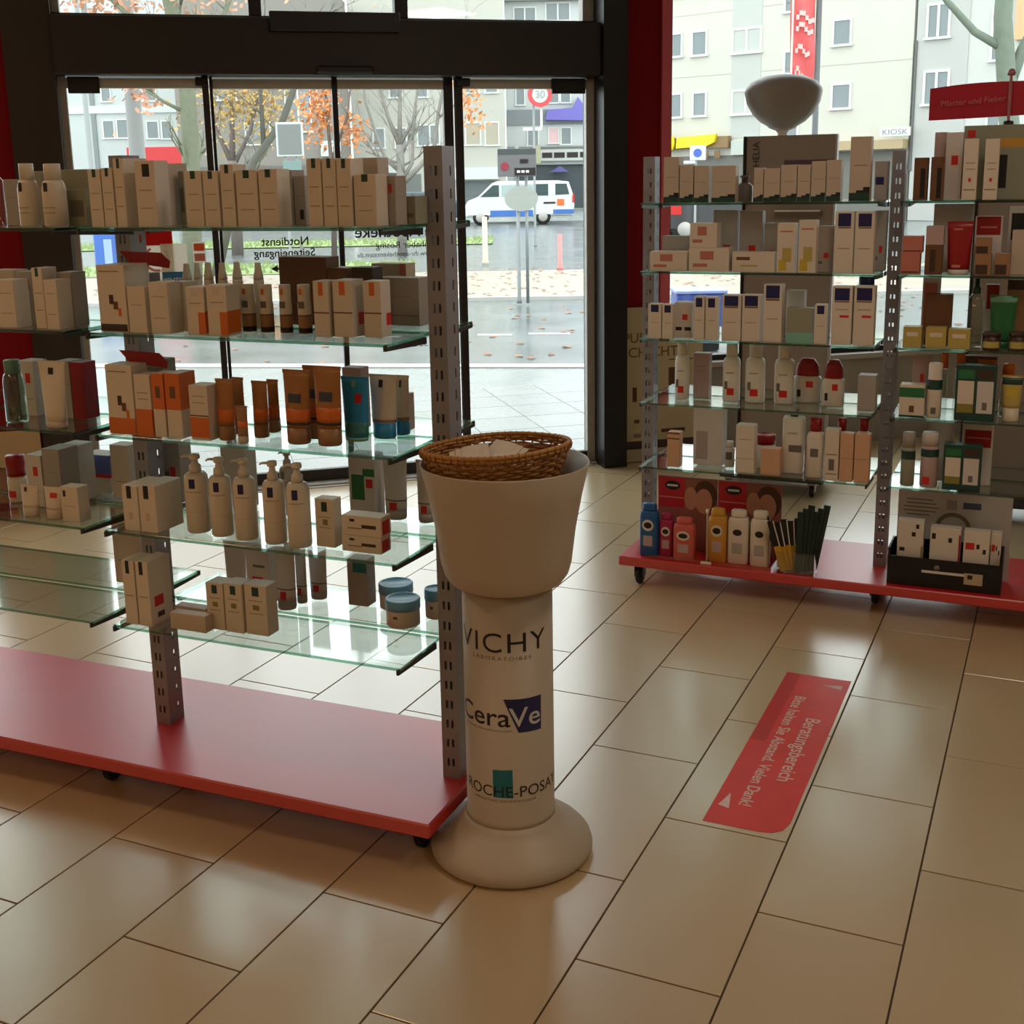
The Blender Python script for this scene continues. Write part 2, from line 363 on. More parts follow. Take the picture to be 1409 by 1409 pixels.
# ------------------------------------------------------------------ the two glass shelving racks
HZ=[1.446,1.203,.957,.717,.472]
def plate(g, u0,u1, cols, z0,z1, pitch, sh, put):
    xs=[u0]+[c for col in cols for c in col]+[u1]
    for i in range(0,len(xs),2): put(g,xs[i],xs[i+1],z0,z1)
    for c0,c1 in cols:
        z=z0; k=0
        while z<z1:
            h=pitch-sh; e=min(z+h,z1); put(g,c0,c1,z,e); z+=pitch
def rack(name,label,ox,oy,th,posts,base,bays,caster_a,cb=.15):
    R=tag(empty(name,(ox,oy,0),th),label,'shelving rack','glass shelving racks')
    bb=obj('base_board', MB().cbox(base[0],base[1],-.25,.25,.082,.118,.004), m_redlam, R)
    for a in caster_a:
        for b in ((-cb,cb) if a!=.02 or cb<.17 else (-.1,.1)):
            c=obj('caster', MB().box(a-.018,a+.018,b-.018,b+.018,.076,.082).box(a-.017,a-.014,b-.02,b+.02,.03,.076).box(a+.014,a+.017,b-.02,b+.02,.03,.076), m_brkt, R)
            wv=MB().lathe([(.0,-.011),(.028,-.011),(.032,-.007),(.032,.007),(.028,.011),(0,.011)],20)
            wv.xform(Matrix.Translation((a,b,.032))@Matrix.Rotation(PI/2,4,'Y'))
            obj('wheel', wv, m_rub, c)
    for x in posts:
        g=MB()
        for b in (-.03,.0275):
            plate(g,x,x+.045,((x+.013,x+.019),(x+.026,x+.032)) if b<0 else ((x+.008,x+.034),),.12,1.60,.05,.021,lambda G,p,q,r,s,b=b:G.box(p,q,b,b+.0025,r,s))
        for a in (x,x+.0425):
            plate(g,-.0275,.0275,((.006,.013),) if a>x else (),.12,1.60,.05,.021,lambda G,p,q,r,s,a=a:G.box(a,a+.0025,p,q,r,s))
        g.box(x,x+.045,-.03,.03,1.60,1.612); g.box(x,x+.045,-.03,.03,.118,.122)
        obj('post', g, m_steel, R)
    for (a0,a1) in bays:
        for z in HZ:
            for s in (-1,1):
                lo,hi=sorted((s*.012,s*.217))
                g=MB().cbox(a0,a1,lo,hi,z-.008,z,.0006)
                # edge faces carry the darker green of cut glass
                k=0
                for i,f in enumerate(g.f):
                    ps=[Vector(g.v[q]) for q in f]; nn=(ps[1]-ps[0]).cross(ps[2]-ps[0])
                    if nn.length>0 and abs(nn.normalized().z)<.5: g.m[i]=1
                obj('glass_shelf', g, [m_shelf,m_shelf_edge], R)
                for a in (a0+.002,a1-.007):
                    g=MB(); y0,y1,y2=s*.222,s*.215,s*.029
                    vs=[(a,y0,z-.016),(a,y2,z-.024),(a,y2,z-.0085),(a,y1,z-.0085),(a,y1,z-.003),(a,y0,z-.003)]
                    vs+= [(p[0]+.006,p[1],p[2]) for p in vs]; n=6
                    g.add(vs,[tuple(range(n)),tuple(range(2*n-1,n-1,-1))]+[(i,i+n,(i+1)%n+n,(i+1)%n) for i in range(n)])
                    obj('bracket', g, m_brkt, R, fix=True)
    return R
NR=rack('shelving_rack','near double sided glass shelving rack with grey posts on long red base',-.8119,-.4925,.0304,(-1.70,-.843,.018),(-1.78,.088),((-1.652,-.857),(-.793,.012)),(-1.70,-.9,.02))
FR_=rack('shelving_rack','far double sided glass shelving rack on red base by shop window',-.0698,1.560,.0107,(-.897,-.002,.90),(-.919,.97),((-.848,-.012),(.052,.892)),(-.85,.02,.90),.19)

# ------------------------------------------------------------------ white pedestal with woven basket
PX,PY=-.592,-.565
PD=tag(empty('pedestal',(PX,PY,0)),'white round pedestal with cup top and black brand lettering','pedestal')
m_ped=mat('cream_white_plastic',(186,174,156),.45,noise=.03,scale=8,bump=.01)
obj('foot', MB().lathe([(0,0),(.180,0),(.188,.008),(.190,.018),(.186,.032),(.172,.048),(.150,.064),(.128,.078),(.114,.090),(.108,.100),(.1035,.100)],64), m_ped, PD)
column=obj('column', MB().lathe([(.1035,.098),(.1035,.112),(.102,.114),(.102,.664)],64), m_ped, PD)
obj('cup', MB().lathe([(.09,.652),(.108,.655),(.126,.664),(.139,.682),(.146,.706),(.155,.78),(.170,.86),(.187,.932),(.1855,.9345),(.1825,.932),(.166,.858),(.15,.77),(.138,.715),(.12,.69),(.0,.685)],72), m_ped, PD)
def wrap(name, s, size, z, ang0, mm, sx=1.0, bold=0.0, r=.1024, up=0.0, spacing=1.0):
    vs,fs=text_geo(s,size,sx,bold,4,spacing)
    bm=bmesh.new(); V=[bm.verts.new((x,y,0)) for x,y in vs]
    for f in fs:
        try: bm.faces.new([V[i] for i in f])
        except ValueError: pass
    x=-.2
    while x<.2:
        bmesh.ops.bisect_plane(bm, geom=bm.verts[:]+bm.edges[:]+bm.faces[:], plane_co=(x,0,0), plane_no=(1,0,0)); x+=.006
    bm.verts.index_update()
    pts=[(v.co.x,v.co.y) for v in bm.verts]; fc=[tuple(v.index for v in f.verts) for f in bm.faces]; bm.free()
    g=MB().add([(r*math.sin(ang0+x/.102), -r*math.cos(ang0+x/.102), z+y) for x,y in pts], fc)
    return obj(name, g, mm, column)
def patch(name, quad, mm, r=.1022, n=12, m_=8):
    vs=[];fs=[]
    (a0,zb0),(a1,zb1),(a2,zt1),(a3,zt0)=quad
    for i in range(n+1):
        u=i/n
        for j in range(m_+1):
            v=j/m_; a=rad((a0+(a1-a0)*u)*(1-v)+(a3+(a2-a3)*u)*v); z=(zb0+(zb1-zb0)*u)*(1-v)+(zt0+(zt1-zt0)*u)*v
            vs.append((r*math.sin(a),-r*math.cos(a),z))
    k=m_+1
    fs=[(i*k+j,(i+1)*k+j,(i+1)*k+j+1,i*k+j+1) for i in range(n) for j in range(m_)]
    return obj(name, MB().add(vs,fs), mm, column)
m_navy=mat('navy_print',(28,34,92),.45); m_teal=mat('teal_print',(18,120,138),.45); m_greyink=mat('grey_print',(120,108,96),.6); m_paleink=mat('pale_print',(205,210,215),.5)
wrap('lettering','VICHY',.0645,.5265,rad(14),m_text,1.12,0,spacing=1.12)
wrap('lettering','LABORATOIRES',.0125,.508,rad(15),m_greyink,1.3,0,spacing=1.3)
wrap('lettering','Cera',.064,.352,rad(-14),m_text,1.12,.0004)
wrap('lettering','DEVELOPED WITH DERMATOLOGISTS',.0068,.339,rad(-8),m_greyink,1.1)
patch('logo_panel',((36,.337),(68.5,.334),(69,.416),(17.5,.4175)),m_navy)
wrap('lettering','Ve',.064,.352,rad(46),m_paleink,1.1,.0004,r=.1028)
patch('logo_square',((2,.179),(28,.179),(27.5,.248),(2,.246)),m_teal)
wrap('lettering','LA ROCHE-POSAY',.037,.1815,rad(13),m_text,1.04,0,r=.1027)
wrap('lettering','LABORATOIRE DERMATOLOGIQUE',.0085,.168,rad(15),m_greyink,1.15)

m_wick=mat('brown_wicker',(186,136,74),.55,noise=.35,scale=90,bump=.3); m_wick2=mat('dark_wicker',(156,106,54),.55,noise=.3,scale=80,bump=.3)
BK=tag(empty('basket',(PX-.012,PY-.010,.884),rad(-20)),'woven brown wicker basket set in the pedestal cup','basket')
tilt=Matrix.Rotation(rad(-4),4,'Y')
def rsq(half,a,e=.3):   # superellipse point
    c,s=math.cos(a),math.sin(a); return half*math.copysign(abs(c)**(1-e*.55),c), half*math.copysign(abs(s)**(1-e*.55),s)
NS=44; BHT=.085
def bhalf(u): return .112+.040*u**.7
for i in range(NS):
    a=2*PI*i/NS; pts=[]
    for k in range(6):
        u=k/5; x,y=rsq(bhalf(u),a); wv=.0025*(-1)**(i+k)
        pts.append(tilt@Vector((x*(1+wv/.15),y*(1+wv/.15),u*BHT)))
    obj('stake', MB().tube(pts,.0024,5), m_wick2, BK)
for k in range(12):
    u=(k+.5)/12.5
    pts=[]
    for i in range(NS*2):
        a=PI*i/NS; x,y=rsq(bhalf(u),a); q=.0042*math.cos(a*NS/2+PI*k)
        L_=math.hypot(x,y); pts.append(tilt@Vector((x*(1+q/L_),y*(1+q/L_),u*BHT+.001*math.sin(a*9+k))))
    obj('weaver', MB().tube(pts,.0037 if k<9 else .0030,5,closed=True), m_wick if k%2 else m_wick2, BK)
for rr,dz,half in ((.0050,0,.153),(.0042,-.008,.152)):
    obj('rim', MB().tube([tilt@Vector((*rsq(half,2*PI*i/72),BHT+dz)) for i in range(72)],rr,8,closed=True), m_wick, BK)
wr=MB()
for i in range(60):
    a=2*PI*i/60; x,y=rsq(.153,a); L_=math.hypot(x,y); ux,uy=x/L_,y/L_
    wr.tube([tilt@Vector((x+ux*.0060*math.cos(b+a*0),y+uy*.0060*math.cos(b),BHT-.004+.0088*math.sin(b))) for b in (rad(d) for d in range(0,360,45))],.0017,4,closed=True)
tag(obj('rim_wrapping', wr, m_wick2, BK), kind='stuff')
g=MB()
for k in range(11): 
    h=.105*(k+1)/11; g.tube([tilt@Vector((*rsq(h,2*PI*i/40),.002+.001*((i+k)%2))) for i in range(40)],.0046,4,closed=True)
tag(obj('woven_floor', g, m_wick2, BK), kind='stuff')
m_sach=mat('pale_sachet_paper',(226,216,204),.5,noise=.06)
for k,(x,y,z,rx,ry,rz,lab) in enumerate(((-.062,-.012,.056,34,-14,20,'pale paper sachet leaning at left inside the wicker basket'),(.005,.030,.062,30,8,-12,'pale paper sachet lying in the middle of the wicker basket'),(.052,-.030,.052,20,10,24,'pale paper sachet with dark mark at right in the wicker basket'))):
    g=MB(); 
    for i in range(6):
        u=i/6; v=(i+1)/6
        za=.006*math.sin(u*PI); zb=.006*math.sin(v*PI)
        g.box(-.045+.09*u,-.045+.09*v,-.03,.03,(za+zb)/2,(za+zb)/2+.0016)
    g.xform(Euler((rad(rx),rad(ry),rad(rz))).to_matrix().to_4x4())
    o=tag(obj('sachet', g, m_sach, None, (PX-.012+x,PY-.010+y,.884+z)), lab,'sachet','paper sachets in the basket')
    if k==2:
        q=MB().box(.01,.024,-.012,.0,.0085,.0095); q.xform(Euler((rad(rx),rad(ry),rad(rz))).to_matrix().to_4x4()); obj('printed_mark', q, m_text, o)

# ------------------------------------------------------------------ red floor sticker
m_stick=mat('scuffed_red_vinyl',(220,54,46),.45,noise=.2,scale=9); m_stick2=mat('dark_red_vinyl',(196,34,30),.45,noise=.12,scale=9)
poly=[(-.21,-.279),(-.07,-.279),(-.04,-.272),(-.02,-.25),(-.01,-.21),(-.012,.703),(-.21,.703)]
SK=tag(obj('floor_sticker', MB().slab(poly,.0002,.0010), m_stick),'worn red floor sticker with white German text on beige tiles','sticker')
obj('dark_band', MB().box(-.209,-.165,.2,.702,.001,.0012), m_stick2, SK)
def fl(s,size,xc,yc,mm,bold=0.0):
    vs,fs=text_geo(s,size,1.0,bold); obj('lettering', MB().add([(xc+y,yc-x,.0014) for x,y in vs],fs), mm, SK)
m_vink=mat('worn_white_print',(222,190,180),.6,noise=.2,scale=60)
fl('Beratungsbereich',.058,-.088,.19,m_vink,.0006)
fl('Bitte halten Sie Abstand. Vielen Dank!',.046,-.148,.18,m_vink,.0006)
obj('arrow', MB().add([(-.09,.64,.0014),(-.03,.655,.0014),(-.03,.625,.0014)],[(0,2,1)]), m_vink, SK)
obj('arrow', MB().add([(-.195,-.19,.0014),(-.165,-.20,.0014),(-.18,-.12,.0014)],[(0,1,2)]), m_vink, SK)

# ------------------------------------------------------------------ things on the far rack's red base
FB=Matrix.Translation((-.0698,1.560,0))@Matrix.Rotation(.0107,4,'Z')
def fobj(name,mb,mm,parent=None,fix=False):
    if parent: return obj(name,mb,mm,parent,fix=fix)
    return obj(name,mb,mm,None,(-.0698,1.560,0),.0107,fix=fix)
m_cardred=mat('red_card',(196,34,48),.4); m_skin=mat('printed_skin',(196,138,112),.5); m_hair=mat('printed_hair',(84,48,30),.6); m_cardp=mat('printed_backdrop',(150,92,78),.5,noise=.2,scale=12)
def display(a0,a1,label):
    D=tag(fobj('counter_display', MB().cbox(a0,a1,-.078,-.066,.119,.408,.002), m_cardp), label,'display','red printed counter displays')
    wd=a1-a0
    fobj('red_panel', MB().box(a0+.003,a0+wd*.46,-.0788,-.0778,.285,.404), m_cardred, D)
    fobj('logo', MB().xform(Matrix()).add([(a0+wd*(.25+.13*math.cos(2*PI*i/20)),-.0795,.372+.018*math.sin(2*PI*i/20)) for i in range(20)],[tuple(range(19,-1,-1))]), m_text, D)
    fobj('logo_bar', MB().box(a0+wd*.16,a0+wd*.34,-.0803,-.0797,.368,.376), m_paper, D)
    fobj('white_line', MB().box(a0+.006,a0+wd*.44,-.0795,-.0787,.322,.327), m_ppink, D)
    for cx,cz,rx,rz,mm,yy in ((.56,.325,.11,.045,m_skin,-.0788),(.80,.338,.20,.062,m_hair,-.0787),(.78,.318,.14,.050,m_skin,-.0794)):
        fobj('printed_face' if mm is m_skin else 'printed_hair', MB().add([(a0+wd*(cx+rx*math.cos(2*PI*i/24)),yy,cz+rz*math.sin(2*PI*i/24)) for i in range(24)],[tuple(range(23,-1,-1))]), mm, D)
    g=MB().box(a0,a1,-.2345,-.233,.119,.133).box(a0,a0+.0015,-.233,-.08,.119,.135).box(a1-.0015,a1,-.233,-.08,.119,.135)
    fobj('clear_tray_rail', g, m_acryl, D)
    return D
display(-.815,-.580,'red counter display card with two faces behind blue and pink bottles')
display(-.577,-.335,'red counter display card with two faces behind yellow and white bottles')
pg=tag(fobj('divider_peg', MB().lathe([(.003,.119),(.003,.315),(.006,.318),(.006,.33),(.0,.333)],10,-.578,-.228).cbox(-.598,-.558,-.243,-.2365,.119,.131,.002), m_white),'white divider peg with square foot between the two counter displays','divider')
# clear holder with slim packs
HD=tag(fobj('clear_holder', MB().box(-.315,-.180,-.238,-.236,.119,.20).box(-.315,-.180,-.165,-.163,.119,.21).box(-.315,-.313,-.236,-.165,.119,.21).box(-.182,-.180,-.236,-.165,.119,.21).box(-.313,-.182,-.236,-.165,.119,.122), m_acryl),'clear acrylic holder full of slim black packs on red base','holder')
m_pk=mat('black_pack',(22,20,20),.35); m_py=mat('yellow_pack',(214,160,40),.4); m_pg=mat('dark_green_pack',(20,44,40),.35)
OR5=['first','second','third','fourth','fifth','sixth']
def slim(x,y,lean,leany,yellow,ln,lab,grp):
    M=Matrix.Translation((x,y,.1235))@Matrix.Rotation(rad(lean),4,'Y')@Matrix.Rotation(rad(leany),4,'X')
    g=MB().cbox(-.012,.012,-.0030,.0030,0,ln,.0008); g.xform(M)
    o=tag(fobj('slim_pack', g, m_pk if yellow else m_pg),lab,'pack',grp)
    if yellow:
        q=MB().box(-.0122,.0122,-.0034,.0034,0.001,ln*.5); q.xform(M); fobj('yellow_half', q, m_py, o)
        q=MB().box(.0080,.0118,-.0034,.0034,ln*.5,ln*.99); q.xform(M); fobj('pale_edge', q, m_paper, o)
for k in range(5): slim(-.290+.0095*k,-.226+.010*k,-16+4*k,2,True,.195-.008*(k%2),'slim black pack with yellow lower half, '+OR5[k]+' from left in the clear holder','slim black and yellow packs')
slim(-.303,-.185,-20,0,False,.20,'slim dark pack leaning furthest left in the clear holder','slim dark packs')
for k in range(6): slim(-.240+.0095*k,-.226+.0095*k,1+1.7*k,-1,False,.228+.012*(k%3),'slim dark green pack leaning right, '+OR5[k]+' of six in the clear holder','slim dark packs')
# black presentation box with printed header card
PB=tag(fobj('presentation_box', MB().box(.069,.445,-.215,-.209,.119,.222).box(.069,.075,-.209,-.06,.119,.25).box(.439,.445,-.209,-.06,.119,.25).box(.075,.439,-.066,-.06,.119,.25).box(.075,.439,-.209,-.066,.119,.123), mat('black_card',(16,15,16),.5)),'black presentation box with printed grey header card on red base','display')
fobj('header_card', MB().cbox(.080,.462,-.0595,-.054,.121,.428,.001), mat('grey_white_card',(196,190,188),.5), PB)
for k,(x0,x1,z) in enumerate(((.11,.2,.392),(.11,.21,.378),(.10,.22,.364),(.10,.21,.35),(.11,.19,.336))): fobj('printed_line', MB().box(x0,x1,-.0605,-.0595,z,z+.004), m_greyink, PB)
fobj('printed_image', MB().box(.245,.28,-.0605,-.0595,.365,.40), mat('pale_grey_print',(160,155,155),.5), PB)
fobj('printed_image', MB().box(.30,.36,-.0605,-.0595,.372,.395), mat('blue_grey_print',(60,80,110),.5), PB)
fobj('printed_arch', MB().add([(.27+(.06 if k<9 else .045)*math.cos(rad(20*(k if k<9 else 17-k)+8)),-.0602,.30+(.055 if k<9 else .04)*math.sin(rad(20*(k if k<9 else 17-k)+8))) for k in range(18)],[tuple(range(17,-1,-1))]), m_greyink, PB)
fobj('printed_strip', MB().box(.185,.335,-.216,-.215,.172,.181), m_paper, PB)
fobj('printed_label', MB().box(.325,.385,-.2165,-.215,.145,.185), mat('cream_label',(190,172,140),.5), PB)
fobj('printed_label_mark', MB().box(.336,.352,-.217,-.2165,.165,.18), m_text, PB)
fobj('emblem', MB().lathe([(0,-.0005),(.010,-.0005),(.010,.0005),(0,.0005)],12).xform(Matrix.Translation((.235,-.2155,.193))@Matrix.Rotation(PI/2,4,'X')), m_greyink, PB)
# acrylic sign above the far rack
m_sign=mat('dark_red_acrylic',(182,34,58),.3)
vs=[];fs=[]
for i in range(17):
    u=i/16; a=.110+.42*u; y=-.03+.02*math.sin(u*PI*1.2); zt=1.812+.022*u+.006*math.sin(u*5); zb=1.708+.012*u
    for yy in (y,y+.004): vs+= [(a,yy,zb),(a,yy,zt)]
for i in range(16):
    k=4*i; fs+= [(k,k+4,k+5,k+1),(k+2,k+3,k+7,k+6),(k+1,k+5,k+7,k+3),(k,k+2,k+6,k+4)]
fs+= [(0,1,3,2),(64,66,67,65)]
SG=tag(fobj('shelf_sign', MB().add(vs,fs), m_sign, fix=True),'dark red shelf sign with pale lettering above the far rack','sign')
tv,tf=text_geo('Pflaster und Fieber',.027)
fobj('lettering', MB().add([(.247+x,-.0355+.016*math.sin(max(0,min(1,(.137+x)/.42))*PI*1.2)-.0,1.752+.06*(x+.1)+y) for x,y in tv],tf), mat('pale_pink_print',(196,120,122),.5), SG)
fobj('clip_post', MB().cbox(.356,.366,-.03,-.005,1.70,1.842,.002).lathe([(0,1.842),(.012,1.844),(.014,1.852),(.008,1.864),(0,1.866)],12,.361,-.018), mat('pinkish_clear_plastic',(170,110,108),.3), SG)
fobj('foot', MB().cbox(.345,.377,-.012,.03,1.4466+.17,1.70,.004), mat('dark_green_clip',(52,60,44),.5), SG)
fobj('stem', MB().cbox(.355,.367,.012,.024,1.4466,1.617,.002), m_brkt, SG)

# ------------------------------------------------------------------ display stands and lamp behind the far rack
m_pan=mat('grey_display_panel',(150,138,128),.6,noise=.04,scale=5)
def stand(name,label,a0,a1,b,z1,group):
    D=tag(fobj(name, MB().cbox(a0,a1,b,b+.03,.10,z1,.004), m_pan),label,'display stand',group)
    fobj('base', MB().cbox(a0-.06,a1+.02,b-.16,b+.2,.075,.10,.003), mat('dark_stand_base',(52,46,44),.5), D)
    for a in (a0-.02,a1-.03):
        for bb in (b-.12,b+.15):
            c=fobj('caster', MB().box(a-.02,a+.02,bb-.015,bb+.015,.06,.075).box(a-.016,a-.013,bb-.02,bb+.02,.028,.06).box(a+.013,a+.016,bb-.02,bb+.02,.028,.06), m_alu, D)
            wv=MB().lathe([(0,-.010),(.028,-.010),(.032,-.006),(.032,.006),(.028,.010),(0,.010)],18); wv.xform(Matrix.Translation((a,bb,.032))@Matrix.Rotation(PI/2,4,'Y')); fobj('wheel', wv, m_rub, c)
    fobj('edge_profile', MB().cbox(a0-.012,a0,b-.01,b+.04,.10,z1,.002), m_black, D)
    fobj('edge_profile', MB().cbox(a1,a1+.01,b-.01,b+.04,.10,z1,.002), mat('pale_stand_edge',(178,172,164),.4), D)
    return D
D1=stand('display_stand','tall grey display panel on casters behind the far rack left bay',-.855,-.435,1.45,1.72,'grey display stands by the window')
fobj('coloured_bar', MB().box(-.67,-.44,1.444,1.45,1.585,1.605), mat('mauve_bar',(96,70,84),.5), D1)
fobj('ledge', MB().cbox(-.70,-.485,1.40,1.45,1.345,1.372,.002), mat('brown_ledge',(110,92,80),.5), D1)
fobj('ledge_edge', MB().box(-.70,-.485,1.398,1.4,1.366,1.374), m_paper, D1)
tv,tf=text_geo('HELIA',.045)
fobj('lettering', MB().add([(-.790-y,1.4445,1.635+x) for x,y in tv],tf), m_text, D1)
D2=stand('display_stand','pale grey display panel on casters behind the far rack right bay',.21,1.05,1.30,1.60,'grey display stands by the window')
LM=tag(fobj('floor_lamp', MB().lathe([(0,0),(.14,0),(.14,.012),(.03,.03),(.0225,.04),(.0225,1.74),(.04,1.76)],32,-.745,1.75), m_white),'grey bowl shaped uplighter floor lamp standing by the window','lamp')
fobj('bowl_shade', MB().lathe([(.04,1.755),(.065,1.765),(.075,1.775),(.110,1.795),(.150,1.835),(.178,1.885),(.189,1.935),(.186,1.952),(.160,1.985),(.10,2.012),(.0,2.024)],48,-.745,1.75), mat('grey_lamp_bowl',(150,140,132),.4), LM)
# poster leaning below the shop window
PO=tag(wobj('poster', MB().cbox(.135,.60,-.062,-.052,.004,.855,.001), mat('yellowed_poster',(186,170,136),.55,noise=.08,scale=6)),'pale yellow poster with brown German text leaning beside the black jamb','poster')
m_olive=mat('olive_print',(110,92,30),.6)
for s,sz,tc,z in (('PUREN IN',.075,.30,.665),('SCHICHT',.078,.29,.585)):
    vs,fs=text_geo(s,sz,1,.001); wobj('lettering', MB().add([(tc+x,-.0628,z+y) for x,y in vs],fs), m_olive, PO)
for a,b,c,e,mm in ((.19,.215,.34,.42,m_hair),(.27,.33,.30,.48,mat('tan_print',(160,140,96),.6)),(.40,.47,.42,.52,m_hair),(.40,.56,.56,.565,m_hair),(.2,.23,.22,.24,m_hair),(.25,.33,.21,.225,m_greyink),(.36,.5,.16,.18,m_hair),(.2,.24,.14,.16,m_greyink)): wobj('printed_mark', MB().box(a,b,-.0628,-.0618,c,e), mm, PO)
wobj('dark_foot', MB().box(.135,.60,-.0635,-.0615,.075,.12), mat('brown_foot',(60,40,34),.6), PO)
PO2=tag(wobj('poster', MB().cbox(-3.35,-2.85,-.062,-.052,.004,.40,.001), mat('tan_poster',(186,160,124),.55,noise=.06,scale=6)),'plain tan board standing below the red panel at far left','board')
wobj('dark_foot', MB().box(-3.35,-2.85,-.0635,-.0615,.01,.05), mat('brown_foot',(60,40,34),.6), PO2)
wobj('support_leg', MB().cbox(.30,.42,-.052,-.03,.0,.075,.002), m_brkt, PO)

# ------------------------------------------------------------------ goods on the shelves
PAL=dict(white=(222,212,198),cream=(222,211,194),tan=(202,186,168),grey=(172,165,158),greyd=(112,106,100),greyl=(212,206,202),green=(150,152,132),  # carton greys put the shade on backlit white packs into their colour
 dgreen=(26,66,58),black=(26,24,26),navy=(28,30,86),red=(206,40,38),dred=(150,12,18),orange=(216,112,44),brown=(112,74,48),dbrown=(66,44,34),
 pink=(196,120,104),yellow=(206,178,60),teal=(36,120,130),blue=(84,98,160),mint=(130,190,170),peach=(214,170,134),line=(150,128,106),olive=(140,132,62),
 sky=(122,190,232),magenta=(168,40,86),salmon=(206,96,84),gold=(206,150,58),emer=(38,112,66),ylw=(190,170,92),pinkgrey=(186,160,156),kraft=(158,118,82))
def pm(k, rough=.5): return mat('carton_'+k, PAL[k], rough, noise=.05, scale=18)
T_='label'; PSK='price_sticker'; TX='printed_text'; BD='colour_band'
def ln(*ys): return [('f',.18,.82,y,y+.012,'line',TX) for y in ys]
